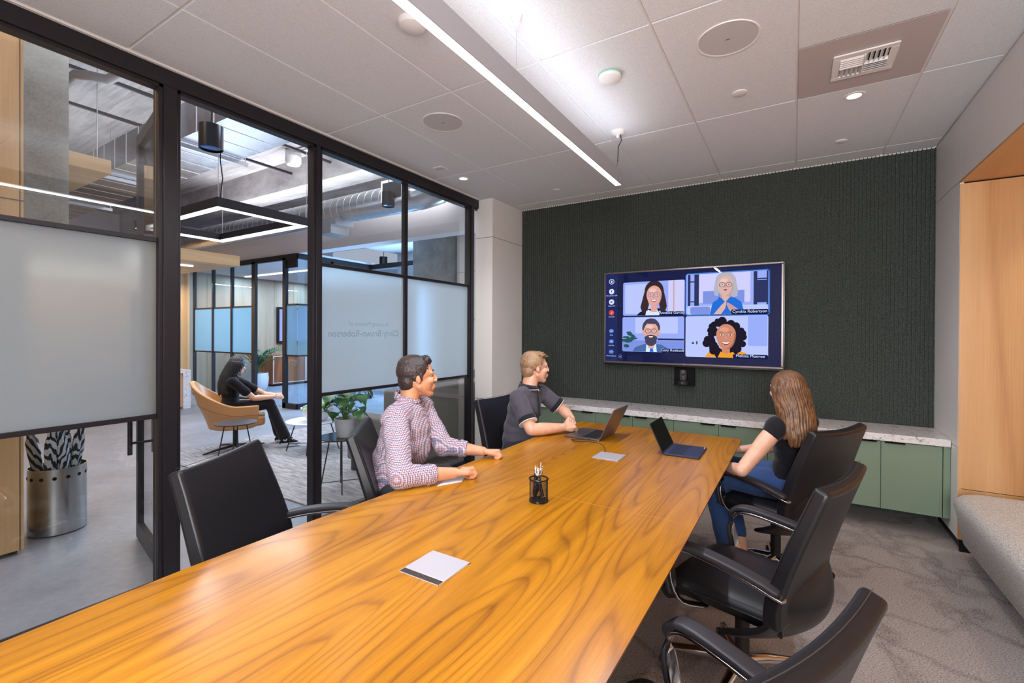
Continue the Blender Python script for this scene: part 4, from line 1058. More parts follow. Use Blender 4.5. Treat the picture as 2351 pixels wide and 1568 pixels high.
# ================================================================== OFFICE CHAIRS (face +x locally)
SEAT = .475
def back_pt(u, v, off=0.0):
    """u -1..1 across, v 0..1 up the back pad"""
    z = .465 + v * .500 + .014 * u * u * v
    w = .288 + .006 * sin(pi * min(1, v * 1.2)) - .034 * v
    x = -.198 - .142 * max(0.0, (v - .15) / .85) ** 1.15 + .022 * u * u * (1 - .3 * v)
    return Vector((x + off, u * w, z))
def chair_proto():
    c = thing('office_chair', 'black leather office chair with chrome trim', 'office chair', (0, 0, 0), 0, 'black leather office chairs around the table')
    # seat
    mb = MB(); nu, nv = 14, 14
    def seat_fn(u, v):
        x = -.235 + .485 * u; y = (-1 + 2 * v) * (.262 - .02 * (1 - u))
        e = min(u, 1 - u, v * 1.0, (1 - v) * 1.0)
        z = SEAT + .025 * (1 - (2 * v - 1) ** 4) - (.045 * max(0, (u - .8) / .2) ** 2) - .02 * max(0, 1 - e / .08)
        return (x, y, z)
    mb.slab(seat_fn, nu, nv, lambda u, v: .085)
    s_ = mb.obj('seat', mt['leather'], c, smooth=80, sub=1, world=False)
    side = lambda sg: [Vector((-.225 + .46 * u / 12, sg * (.255 - .02 * (1 - u / 12)), SEAT - .020 - (.045 * max(0, (u / 12 - .8) / .2) ** 2))) for u in range(13)]
    for sg in (-1, 1): MB().tube(side(sg), .003, 6).obj('seat_piping', mt['black_soft'], s_, smooth=60, world=False)
    # back pad
    mb = MB(); mb.slab(lambda u, v: back_pt(2 * u - 1, v), 20, 16, lambda u, v: .062 - .012 * v)
    b_ = mb.obj('backrest', mt['leather'], c, smooth=80, bevel=.013, seg=3, world=False)
    for sg in (-1, 1):
        MB().tube([back_pt(sg * 1.0, .03 + .94 * v / 12, -.006 + .0) + Vector((0, sg * .0006, 0)) for v in range(13)], .0009, 6).obj('seam', mt['stitch'], b_, smooth=60, world=False)
    MB().tube([back_pt(-.95 + 1.9 * u / 12, 1.0, -.020) + Vector((0, 0, .0006)) for u in range(13)], .0009, 6).obj('seam', mt['stitch'], b_, smooth=60, world=False)
    # lower shell behind and under the seat
    mb = MB()
    def shell(u, v):
        t_ = 2 * u - 1; z = .615 - .315 * v
        x = -.268 - .060 * sin(pi * v * .92) + .15 * v ** 3 + (.060 + .10 * v) * t_ * t_
        w = .288 - .008 * v - .075 * v ** 3
        return (x, t_ * w, z)
    mb.slab(shell, 14, 12, .030); mb.prism(rcorner(-.20, -.2, .16, .2, .05), .375, .415)
    mb.obj('shell', mt['leather'], c, smooth=80, sub=1, world=False)
    # arms: padded band on top, chrome loop below
    for sg in (-1, 1):
        y = sg * .292
        path = [(-.245, y, .598), (-.20, y, .612), (-.10, y, .634), (.04, y, .650), (.115, y, .650), (.155, y, .636), (.178, y, .602), (.180, y, .55), (.170, y, .49), (.156, y, .43)]
        a = MB().tube(path, [1, 1, 1, 1, 1, 1, .95, .85, .8, .75], flat=(.029, .0115, (0, 0, 1))).obj('armrest', mt['arm_pad'], c, smooth=50, bevel=0, sub=1, world=False)
        yy = sg * .290
        path2 = [(-.262, yy, .578), (-.20, yy, .595), (-.10, yy, .618), (.04, yy, .634), (.105, yy, .634), (.138, yy, .622), (.160, yy, .594), (.162, yy, .55), (.152, yy, .49), (.138, yy, .43), (.115, yy * .9, .400), (.05, yy * .6, .390)]
        MB().tube(path2, [1, 1, 1, 1, 1, 1, 1, .95, .9, .8, .7, .7], flat=(.0255, .006, (0, 0, 1))).obj('arm_trim', mt['chrome'], a, smooth=50, sub=1, world=False)
    # pedestal
    MB().cyl((0, 0, .10), (0, 0, .385), .028, seg=20).obj('gas_column', mt['black_soft'], c, smooth=40, world=False)
    for k in range(5):
        a = 2 * pi * k / 5 + .35; ca, sa = cos(a), sin(a)
        pts = [(.02 * ca, .02 * sa, .115), (.10 * ca, .10 * sa, .112), (.22 * ca, .22 * sa, .092), (.285 * ca, .285 * sa, .080), (.302 * ca, .302 * sa, .066)]
        leg = MB().tube(pts, [.027, .023, .018, .0175, .014], 12).obj('leg', mt['chrome'], c, smooth=60, world=False)
        mb = MB(); px, py = .302 * ca, .302 * sa
        for o in (-.014, .014): mb.cyl((px - sa * (o - .009), py + ca * (o - .009), .029), (px - sa * (o + .009), py + ca * (o + .009), .029), .028, seg=18)
        mb.cyl((px, py, .03), (px, py, .066), .011); mb.obj('caster', mt['black_gloss'], leg, smooth=40, world=False)
    return c
ch0 = chair_proto()
chairs = [
    ((-1.735, 1.18), radians(30), 'empty black leather office chair on the left side of the table, nearest the glass door'),
    ((-1.745, 1.93), radians(40), 'black leather office chair holding the man in the checked shirt'),
    ((-1.68, 3.06), radians(-4), 'black leather office chair holding the blond man in the grey polo'),
    ((-.085, 3.24), radians(150), 'black leather office chair holding the long haired woman'),
    ((-.175, 2.145), radians(163), 'empty black leather office chair in the middle of the right side'),
    ((-.280, 1.07), radians(155), 'empty black leather office chair at the right, cut by the bottom edge'),
]
for i, ((x, y), a, lab) in enumerate(chairs):
    c = ch0 if i == 0 else dup(ch0)
    c.location = (x, y, 0); c.rotation_euler = (0, 0, a); c['label'] = lab
# ================================================================== PEOPLE
def skinmat(name, a, b):
    m = Mat(name, a, .48, sss=.12); v = m.coord(); t = m.noise(v, 22, 3, .5)
    m.color(m.ramp(t, [(.35, a), (.65, b)])); m.bump(m.noise(v, 400, 2, .5), .06, .001); return m.m
skin_f = skinmat('fair_skin', srgb(222, 168, 140), srgb(232, 182, 156))
skin_t = skinmat('tanned_skin', srgb(206, 144, 108), srgb(216, 156, 120))
skin_p = skinmat('pale_skin', srgb(226, 178, 152), srgb(234, 190, 166))
eye_white = Mat('eye_white', srgb(176, 158, 148), .3).m; iris_m = Mat('iris', srgb(56, 70, 78), .1).m; lip_m = Mat('lip', srgb(186, 112, 100), .4).m
def hairmat(name, a, b, sc=260, L=(1, 1, .12), rough=.42):
    m = Mat(name, a, rough, spec=.6); v = m.coord(L); t = m.noise(v, sc, 3, .6); t2 = m.noise(m.coord(), 16, 2, .5)
    k = m.math('ADD', m.math('MULTIPLY', t, .65), m.math('MULTIPLY', t2, .35))
    m.color(m.ramp(k, [(.36, a), (.62, b)])); m.bump(t, .5, .003); return m.m
def cloth(name, a, b, sc=300, bump=.3, big=9):
    m = Mat(name, a, .9, sheen=.15, spec=.2); v = m.coord(); t = m.noise(v, sc, 2, .6); w = m.noise(v, big, 3, .5, .8)
    m.color(m.ramp(t, [(.35, a), (.65, b)])); m.bump(m.math('ADD', m.math('MULTIPLY', t, .1), w), bump, .03); return m.m
def gingham(theta):
    m = Mat('checked_cotton', srgb(226, 218, 226), .85, spec=.2)
    cols = []
    for ang, ax in ((theta, 0), (theta, 1), (0, 2)):
        v = m.coord((1, 1, 1), (0, 0, -ang)); sx = m.node('ShaderNodeSeparateXYZ'); m.l.new(v, sx.inputs[0])
        f = m.math('FRACT', m.math('MULTIPLY', sx.outputs[ax], 56.0))
        cols.append(m.ramp(f, [(0, (1, 1, 1, 1)), (.25, srgb(222, 194, 194)), (.5, (1, 1, 1, 1)), (.75, srgb(186, 190, 204))], 'CONSTANT'))
    c = m.mix(1.0, cols[0], cols[1], 'MULTIPLY'); c = m.mix(1.0, c, cols[2], 'MULTIPLY')
    m.color(m.mix(1.0, c, srgb(232, 224, 234), 'MULTIPLY')); m.bump(m.noise(m.coord(), 9, 3, .55, .9), .5, .03); return m.m

def V(*a): return Vector(a)
def lerp(a, b, t): return Vector(a) + (Vector(b) - Vector(a)) * t
def frame3(fwd, up=(0, 0, 1)):
    f = Vector(fwd).normalized(); l = Vector(up).cross(f).normalized(); u = f.cross(l).normalized()
    return Matrix((f, l, u)).transposed()

def hand(mb, wrist, fdir, palm, side, curls=(40, 50, 30), spread=5, thumb=(35, 30), s=1.0, skip=()):
    """side +1: thumb leaves towards (palm x fdir)"""
    F = Vector(fdir).normalized(); P = Vector(palm); P = (P - F * P.dot(F)).normalized(); T = P.cross(F).normalized() * side
    w = Vector(wrist)
    names = ((.030, .088, .070, .0092), (.010, .092, .078, .0095), (-.011, .088, .072, .009), (-.030, .080, .056, .008))
    for k, (off, kn, ln, rad) in enumerate(names):
        base = w + T * off * .7 * s + F * .012 * s; knp = w + T * off * s + F * kn * s
        mb.cap(base, knp, .0135 * s, .0118 * s, 10)
        d = (F + T * math.tan(radians(spread * (1.5 - k) * .8))).normalized(); ang = 0.0; p = knp
        c = curls[k] if hasattr(curls[0], '__len__') else curls
        for seg_, cu in zip((.46, .31, .23), c):
            ang += radians(cu)
            dd = d * cos(ang) + P * sin(ang); q = p + dd * ln * seg_ * s
            mb.cap(p, q, rad * s, rad * .92 * s, 10); p = q
    mb.ell(w + F * .045 * s, (.045 * s, .034 * s, .0135 * s), frame3(F, -P), 14, 8)
    b = w + T * .022 * s + F * .018 * s + P * .006 * s
    a1 = radians(thumb[0]); d1 = (F * cos(a1) + T * sin(a1) + P * .25).normalized(); k1 = b + d1 * .040 * s
    mb.cap(b, k1, .0145 * s, .0115 * s, 10)
    a2 = a1 - radians(thumb[1]); d2 = (F * cos(a2) + T * sin(a2) + P * .35).normalized(); k2 = k1 + d2 * .030 * s; mb.cap(k1, k2, .0112 * s, .010 * s, 10)
    k3 = k2 + (d2 + F * .2).normalized() * .024 * s; mb.cap(k2, k3, .010 * s, .0085 * s, 10)

def head_blobs(mb, H, R, s=1.0, male=True):
    def E(c, r, m=None): mb.ell(H + R @ (Vector(c) * s), [q * s for q in r], R if m is None else R @ m, 20, 14)
    def C(a, b, r0, r1): mb.cap(H + R @ (Vector(a) * s), H + R @ (Vector(b) * s), r0 * s, r1 * s, 12)
    E((-.012, 0, .030), (.098, .077, .088)); E((.028, 0, -.030), (.062, .060, .082)); E((-.03, 0, -.02), (.07, .066, .06))
    for y in (-1, 1):
        C((-.002, y * .054, -.050), (.056, y * .018, -.098), .020, .018)          # jaw
        E((.062, y * .036, -.022), (.026, .024, .022))                              # cheek
        C((.080, y * .012, .030), (.072, y * .046, .026), .0105, .010)              # brow
        E((-.008, y * .079, -.008), (.0150, .0080, .0235), Matrix.Rotation(-.18, 3, 'Y') @ Matrix.Rotation(y * .30, 3, 'Z'))   # ear
        E((.0800, y * .031, .0155), (.0105, .0175, .0068)); E((.0790, y * .031, -.0060), (.0092, .0165, .0058))
        C((.000, y * .074, -.024), (.000, y * .073, -.028), .007, .006)
        E((.099, y * .013, -.026), (.011, .008, .008))                              # nostril
    C((.088, 0, .016), (.105, 0, -.018), .0080, .0095); E((.1035, 0, -.022), (.011, .0095, .0085))
    C((.091, -.018, -.054), (.091, .018, -.054), .0065, .0065); C((.089, -.015, -.066), (.089, .015, -.066), .0075, .0075)
    E((.062, 0, -.100), (.025, .024, .020)); E((.074, 0, -.060), (.022, .03, .03))
def eyes(parent, H, R, s=1.0, col=None):
    for y in (-1, 1):
        c = H + R @ (Vector((.0690, y * .031, .005)) * s)
        e = MB().ell(c, .0108 * s, None, 16, 12).obj('eye', eye_white, parent, smooth=80)
        MB().ell(H + R @ (Vector((.0772, y * .0315, .005)) * s), (.0038 * s, .0062 * s, .0062 * s), R, 12, 8).obj('iris', iris_m, e, smooth=80)
def eyebrows(parent, H, R, mat, s=1.0):
    for y in (-1, 1):
        MB().tube([H + R @ (Vector(p) * s) for p in ((.0895, y * .012, .035), (.0865, y * .028, .0385), (.0740, y * .046, .034))], [.0032, .0036, .002], 8).obj('eyebrow', mat, parent, smooth=60)
def lips(parent, H, R, s=1.0):
    mb = MB(); mb.cap(H + R @ (Vector((.0972, -.016, -.0565)) * s), H + R @ (Vector((.0972, .016, -.0565)) * s), .0030 * s, .0030 * s, 8)
    mb.cap(H + R @ (Vector((.0955, -.014, -.0635)) * s), H + R @ (Vector((.0955, .014, -.0635)) * s), .0036 * s, .0036 * s, 8)
    return remesh(mb, 'lips', lip_m, parent, .0016, 3)

def torso(mb, P, W, C, N, Ls, Rs, g=0.0, fem=0.0, belly=0.0):
    lat = (Ls - Rs).normalized()
    def fr(up): u = Vector(up).normalized(); f = lat.cross(u).normalized(); l = u.cross(f); return Matrix((f, l, u)).transposed()
    m1, m2 = fr(W - P), fr(N - W)
    mb.ell(P, (.105 + g, .160 + g + fem * .01, .105 + g), m1, 20, 14); mb.ell(lerp(P, W, .5), (.105 + g + belly, .145 + g, .12 + g), m1, 20, 14)
    mb.ell(W, (.100 + g + belly, .140 + g - fem * .015, .12 + g), m1, 20, 14); mb.ell(lerp(W, C, .5), (.108 + g, .150 + g - fem * .012, .13 + g), m2, 20, 14)
    mb.ell(C, (.112 + g, .160 + g - fem * .01, .135 + g), m2, 20, 14)
    mb.ell(lerp(C, N, .55), (.085 + g, .125 + g, .075 + g), m2, 20, 14)
    for S_ in (Ls, Rs):
        mb.cap(lerp(N, S_, .15) + V(0, 0, -.025), S_, .048 + g, .056 + g, 16); mb.cap(lerp(C, S_, .3), S_, .07 + g, .054 + g, 16)
    return m2
def limb(mb, a, b, r0, r1, rm=None, bulge=.35):
    rm = rm or max(r0, r1) * 1.02; m = lerp(a, b, bulge)
    mb.cap(a, m, r0, rm, 16); mb.cap(m, b, rm, r1, 16)
def foot(mb, ank, d, s=1.0, g=0.0):
    d = Vector(d).normalized(); z = V(0, 0, 1)
    mb.cap(ank + V(0, 0, -.03), ank - d * .03 + V(0, 0, -.055), .034 + g, .030 + g); mb.cap(ank + V(0, 0, -.02), ank + d * .13 * s + V(0, 0, -.062), .032 + g, .024 + g)
    mb.cap(ank - d * .03 + V(0, 0, -.058), ank + d * .15 * s + V(0, 0, -.068), .028 + g, .022 + g); mb.ell(ank + d * .12 * s + V(0, 0, -.066), (.06, .042 + g, .022 + g), frame3(d))
def hair_short(H, R, s, mat, parent, top, seed, tuft=12, quiff=.0, name='hair'):
    mb = MB(); rr = random.Random(seed)
    def E(c, r, m=None): mb.ell(H + R @ (Vector(c) * s), [q * s for q in r], R if m is None else R @ m, 20, 14)
    E((-.023, 0, .040), (.1015, .0835, .086)); E((-.058, 0, -.016), (.058, .070, .070)); E((-.028, 0, .075), (.088, .066, .048 + top))
    E((-.022, 0, .01), (.046, .0815, .05))
    for y in (-1, 1): mb.cap(H + R @ (V(.012, y * .073, .02) * s), H + R @ (V(.010, y * .073, -.012) * s), .010, .006)
    if tuft < 8: mb.cap(H + R @ (V(.050, -.035, .100) * s), H + R @ (V(.052, .035, .104) * s), .024, .022); mb.cap(H + R @ (V(.064, -.02, .090) * s), H + R @ (V(.066, .03, .094) * s), .017, .015)
    for i in range(tuft):
        t_ = rr.uniform(-1, 1); u = rr.uniform(0, 1)
        a = V(-.07 + .135 * u, t_ * .055, .105 + top - .02 * t_ * t_ - .03 * (u - .5) ** 2 - (.012 if u > .8 else 0)); b = a + V(.018 + .010 * rr.random() + quiff, rr.uniform(-.012, .012), rr.uniform(-.002, .006 + .35 * top))
        mb.cap(H + R @ (a * s), H + R @ (b * s), .013, .006, 8)
    return remesh(mb, name, mat, parent, .0036, 3, .5, disp=lambda c: .0018 * noise.noise(c * 130) + .001 * noise.noise(c * 320))
def hair_long(H, R, s, mat, parent, length, seed, back=(-1, 0, 0), curve=.03, width=.085, n=34, name='hair'):
    mb = MB(); rr = random.Random(seed)
    def E(c, r): mb.ell(H + R @ (Vector(c) * s), [q * s for q in r], R, 20, 14)
    E((-.024, 0, .034), (.105, .088, .094)); E((-.060, 0, -.02), (.062, .086, .085)); E((-.020, 0, -.012), (.046, .093, .070))
    for i in range(n):
        a = -1 + 2 * i / (n - 1)                      # around the back of the skull, side to side
        th = a * 1.75; r0 = .088
        p = H + R @ (V(-.028 - r0 * cos(th) * .95, r0 * sin(th) * .95, .0 + rr.uniform(-.01, .02)) * s)
        L = length * (1 - .22 * abs(a)) * rr.uniform(.86, 1.0); prev = p; k = 7
        for j in range(1, k + 1):
            f = j / k
            off = Vector(back) * (curve * sin(f * pi * .6) + .0 * f) + (R @ V(0, -1, 0)) * (-a * width * .10 * f) + V(rr.uniform(-.003, .003), rr.uniform(-.003, .003), 0)
            q = p + off + V(0, 0, -L * f) + (R @ V(-.02, 0, 0)) * f
            mb.cap(prev, q, .021 * (1 - .25 * (j - 1) / k), .021 * (1 - .25 * j / k) if j < k else .008, 8); prev = q
    return remesh(mb, name, mat, parent, .0048, 4, .5, disp=lambda c: .0022 * sin(420 * (c.x * .8 + c.y * .6) + 5 * noise.noise(c * 9)) + .0012 * noise.noise(V(c.x * 160, c.y * 160, c.z * 14)))

# ------------------------------------------------------------------ 1: man in the checked shirt
def man_checked():
    r = thing('person', 'dark haired man in a checked shirt seated at the table, arms resting on it', 'person', (-1.92, 1.90, 0))
    th = radians(24); lat = V(-sin(th), cos(th), 0); fw = V(cos(th), sin(th), 0)
    P = V(-1.915, 1.85, .60); W = V(-1.905, 1.88, .74); C = V(-1.885, 1.93, .90); N = V(-1.895, 1.955, 1.075)
    Ls, Rs = N + lat * .185 + V(0, 0, -.060) + fw * .02, N - lat * .185 + V(0, 0, -.065)
    Re, Rw = V(-1.585, 1.590, .795), V(-1.440, 1.815, .778); Le, Lw = V(-1.775, 2.13, .80), V(-1.560, 2.235, .778)
    H = V(-1.862, 2.005, 1.218); R = frame3(V(cos(radians(50)), sin(radians(50)), .04))
    b = MB(); torso(b, P, W, C, N, Ls, Rs, -.01); b.cap(N + V(0, 0, -.03), H + R @ V(-.035, 0, -.05), .058, .054, 18); head_blobs(b, H, R, 1.0)
    limb(b, Rs, Re, .048, .040); limb(b, Re, Rw, .040, .027, .043); limb(b, Ls, Le, .048, .040); limb(b, Le, Lw, .040, .027, .043)
    fist = (62, 78, 50); hand(b, Rw, (.35, .93, .05), (.25, -.1, -.95), 1, fist, 2, (25, 40), 1.02); hand(b, Lw, (.80, .55, .0), (.1, -.25, -.95), 1, fist, 2, (25, 40), 1.02)
    Lh, Rh = P + lat * .09, P - lat * .09; Lk, Rk = Lh + V(.44, .10, -.02), Rh + V(.44, -.02, -.02); La, Ra = Lk + V(-.02, .02, -.46), Rk + V(-.02, 0, -.46)
    for h_, k_, a_ in ((Lh, Lk, La), (Rh, Rk, Ra)): limb(b, h_, k_, .078, .055); limb(b, k_, a_, .052, .036, .056); foot(b, a_, fw)
    body = remesh(b, 'body', skin_t, r, .0042, 5, .5)
    s_ = MB(); torso(s_, P, W, C, N, Ls, Rs, .022, belly=.022); s_.ell(lerp(W, C, .6) + fw * .05, (.11, .15, .14), frame3(fw), 18, 12); limb(s_, Rs, Re, .068, .060, .070); limb(s_, Ls, Le, .068, .060, .068)
    s_.cap(Re, lerp(Re, Rw, .50), .060, .050, 16); s_.cap(Le, lerp(Le, Lw, .45), .056, .048, 16); s_.ell(Re + V(0, .01, -.005), .060)
    s_.ell(N + V(0, 0, -.015), (.078, .078, .035), None, 16, 10)
    sh = remesh(s_, 'shirt', gingham(th), r, .0065, 5, .5, disp=lambda c: .006 * noise.noise(c * 13) + .003 * noise.noise(c * 31))
    m = MB(); pts = []
    for i in range(17):
        a = radians(-172 + 344 * i / 16) ; rad = .073
        pts.append((a, rad))
    fN = frame3(V(cos(th), sin(th), 0)); A = []
    for a, rad in pts:
        up = .030 - .010 * cos(a); c0 = N + V(0, 0, .012 - .016 * cos(a)) + fN @ V(rad * cos(a + pi) * -1, rad * sin(a + pi) * -1, 0) ; A.append((c0, c0 + V(0, 0, up) + fN @ V(-.012 * cos(a), -.012 * sin(a), 0)))
    for (c0, c1), (e0, e1) in zip(A, A[1:]):
        m.quad(c0, e0, e1, c1)
    col = m.obj('collar', sh.data.materials[0], r, smooth=60, recalc=False); so = col.modifiers.new('t', 'SOLIDIFY'); so.thickness = .008; so.offset = 1
    for w0, w1 in ((Re, Rw), (Le, Lw)):
        a_ = lerp(w0, w1, .50 if w0 is Re else .45); d = (w1 - w0).normalized()
        MB().cyl(a_ - d * .008, a_ + d * .038, .054, .046, 24).obj('cuff', sh.data.materials[0], r, smooth=50, bevel=.006)
    t_ = MB(); t_.ell(P + V(.0, 0, -.03), (.13, .175, .10), frame3(fw))
    for h_, k_, a_ in ((Lh, Lk, La), (Rh, Rk, Ra)): limb(t_, h_, k_, .088, .066); limb(t_, k_, a_ + V(0, 0, .02), .064, .052, .064)
    remesh(t_, 'trousers', cloth('charcoal_trousers', srgb(46, 46, 54), srgb(60, 60, 68)), r, .01, 4)
    eyes(r, H, R); lips(r, H, R)
    dk = hairmat('dark_brown_hair', srgb(34, 24, 24), srgb(70, 54, 54)); hair_short(H, R, 1.0, dk, r, .010, 4, 5, -.012); eyebrows(r, H, R, dk)
    for a_ in (La, Ra):
        q = MB(); foot(q, a_, fw, g=.008); remesh(q, 'shoe', mt['black_soft'], r, .008, 3)
man_checked()

# ------------------------------------------------------------------ 2: blond man in the grey polo
def man_blond():
    r = thing('person', 'blond man in a dark grey polo shirt seated by the grey laptop, hands clasped', 'person', (-1.72, 3.08, 0))
    th = radians(2); lat = V(-sin(th), cos(th), 0); fw = V(cos(th), sin(th), 0)
    P = V(-1.80, 3.065, .60); W = V(-1.79, 3.07, .74); C = V(-1.765, 3.085, .895); N = V(-1.745, 3.115, 1.060)
    Ls, Rs = N + lat * .185 + V(.015, 0, -.060), N - lat * .185 + V(.005, 0, -.062)
    Re, Rw = V(-1.585, 2.865, .790), V(-1.430, 3.065, .790); Le, Lw = V(-1.58, 3.375, .86), V(-1.440, 3.235, .825)
    H = V(-1.712, 3.160, 1.205); R = frame3(V(cos(radians(48)), sin(radians(48)), .02))
    b = MB(); torso(b, P, W, C, N, Ls, Rs, -.008); b.cap(N + V(0, 0, -.03), H + R @ V(-.032, 0, -.05), .062, .058, 18); head_blobs(b, H, R, 1.0)
    limb(b, Rs, Re, .052, .043); limb(b, Re, Rw, .043, .029, .046); limb(b, Ls, Le, .052, .043); limb(b, Le, Lw, .043, .029, .046)
    hand(b, Rw, (.50, .80, .12), (-.25, .5, -.80), 1, (48, 52, 30), 5, (20, 30)); hand(b, Lw, (.42, -.86, .02), (-.3, -.5, -.60), -1, (50, 55, 35), 5, (20, 30))
    Lh, Rh = P + lat * .09, P - lat * .09; Lk, Rk = Lh + V(.43, .05, -.02), Rh + V(.43, -.04, -.02); La, Ra = Lk + V(.02, 0, -.46), Rk + V(.02, 0, -.46)
    for h_, k_, a_ in ((Lh, Lk, La), (Rh, Rk, Ra)): limb(b, h_, k_, .080, .056); limb(b, k_, a_, .053, .037, .057); foot(b, a_, fw)
    remesh(b, 'body', skin_f, r, .0040, 5, .5)
    polo = cloth('grey_pique', srgb(66, 62, 72), srgb(96, 92, 102), 420, .3); trim = cloth('black_knit', srgb(28, 26, 34), srgb(42, 40, 50), 420, .1)
    s_ = MB(); torso(s_, P, W, C, N, Ls, Rs, .007, belly=.022); limb(s_, Rs, lerp(Rs, Re, .62), .064, .066, .066); limb(s_, Ls, lerp(Ls, Le, .62), .064, .064, .066)
    s_.ell(N + V(0, 0, -.022), (.076, .080, .032), None, 16, 10)
    sh = remesh(s_, 'polo_shirt', polo, r, .0065, 5, .5, disp=lambda c: .005 * noise.noise(c * 12) + .002 * noise.noise(c * 30))
    for S_, E_ in ((Rs, Re), (Ls, Le)):
        d = (E_ - S_).normalized(); a_ = lerp(S_, E_, .68)
        cf = MB().cyl(a_ - d * .01, a_ + d * .026, .0705, .0705, 28).obj('sleeve_band', trim, r, smooth=50, bevel=.004)
        MB().cyl(a_ + d * .026, a_ + d * .030, .0705, .070, 28).obj('band_edge', mt['grid'], cf, smooth=50)
    fN = frame3(fw); m = MB(); A = []
    for i in range(19):
        a = radians(-160 + 320 * i / 18); rad = .071
        c0 = N + V(0, 0, .026 + .014 * cos(a)) + fN @ V(-rad * cos(a) + .008, rad * sin(a), 0); c1 = N + V(0, 0, -.010 + .002 * cos(a)) + fN @ V(-(rad + .022) * cos(a) + .010, (rad + .022) * sin(a), 0); A.append((c0, c1))
    for (c0, c1), (e0, e1) in zip(A, A[1:]): m.quad(c0, e0, e1, c1)
    col = m.obj('collar', trim, r, smooth=60, recalc=False); so = col.modifiers.new('t', 'SOLIDIFY'); so.thickness = .006; so.offset = 0
    m = MB(); m.tube([A[0][1], A[0][1] + fN @ V(.012, -.012, -.01)], .0022, 6); m.tube([p[1] + V(0, 0, -.001) for p in A], .0022, 6); m.obj('collar_tipping', mt['grid'], col, smooth=60)
    m = MB(); pk = [C + fN @ V(.128, -.012, .085), C + fN @ V(.136, -.012, .02), C + fN @ V(.140, -.012, -.04)]; m.tube([N + fN @ V(.082, -.008, -.02)] + pk, 1, flat=(.015, .004, (1, 0, 0))); m.obj('placket', trim, r, smooth=60)
    t_ = MB(); t_.ell(P + V(0, 0, -.03), (.13, .175, .10), frame3(fw))
    for h_, k_, a_ in ((Lh, Lk, La), (Rh, Rk, Ra)): limb(t_, h_, k_, .088, .066); limb(t_, k_, a_ + V(0, 0, .02), .064, .052, .064)
    remesh(t_, 'trousers', cloth('navy_trousers', srgb(40, 42, 56), srgb(54, 56, 72)), r, .01, 4)
    eyes(r, H, R); lips(r, H, R)
    bl = hairmat('blond_hair', srgb(104, 74, 54), srgb(186, 148, 112), 200, (1, 1, .5)); hair_short(H, R, 1.0, bl, r, .012, 9, 34, .004); eyebrows(r, H, R, bl)
    MB().tube([Lw + V(.42, -.86, .02).normalized() * .098 + V(-.006 + .0105 * cos(a), -.012, .0105 * sin(a)) for a in [2 * pi * i / 16 for i in range(16)]], .0018, 6, closed=True).obj('ring', mt['chrome'], r, smooth=60)
    for a_ in (La, Ra):
        q = MB(); foot(q, a_, fw, g=.008); remesh(q, 'shoe', mt['black_soft'], r, .008, 3)
man_blond()

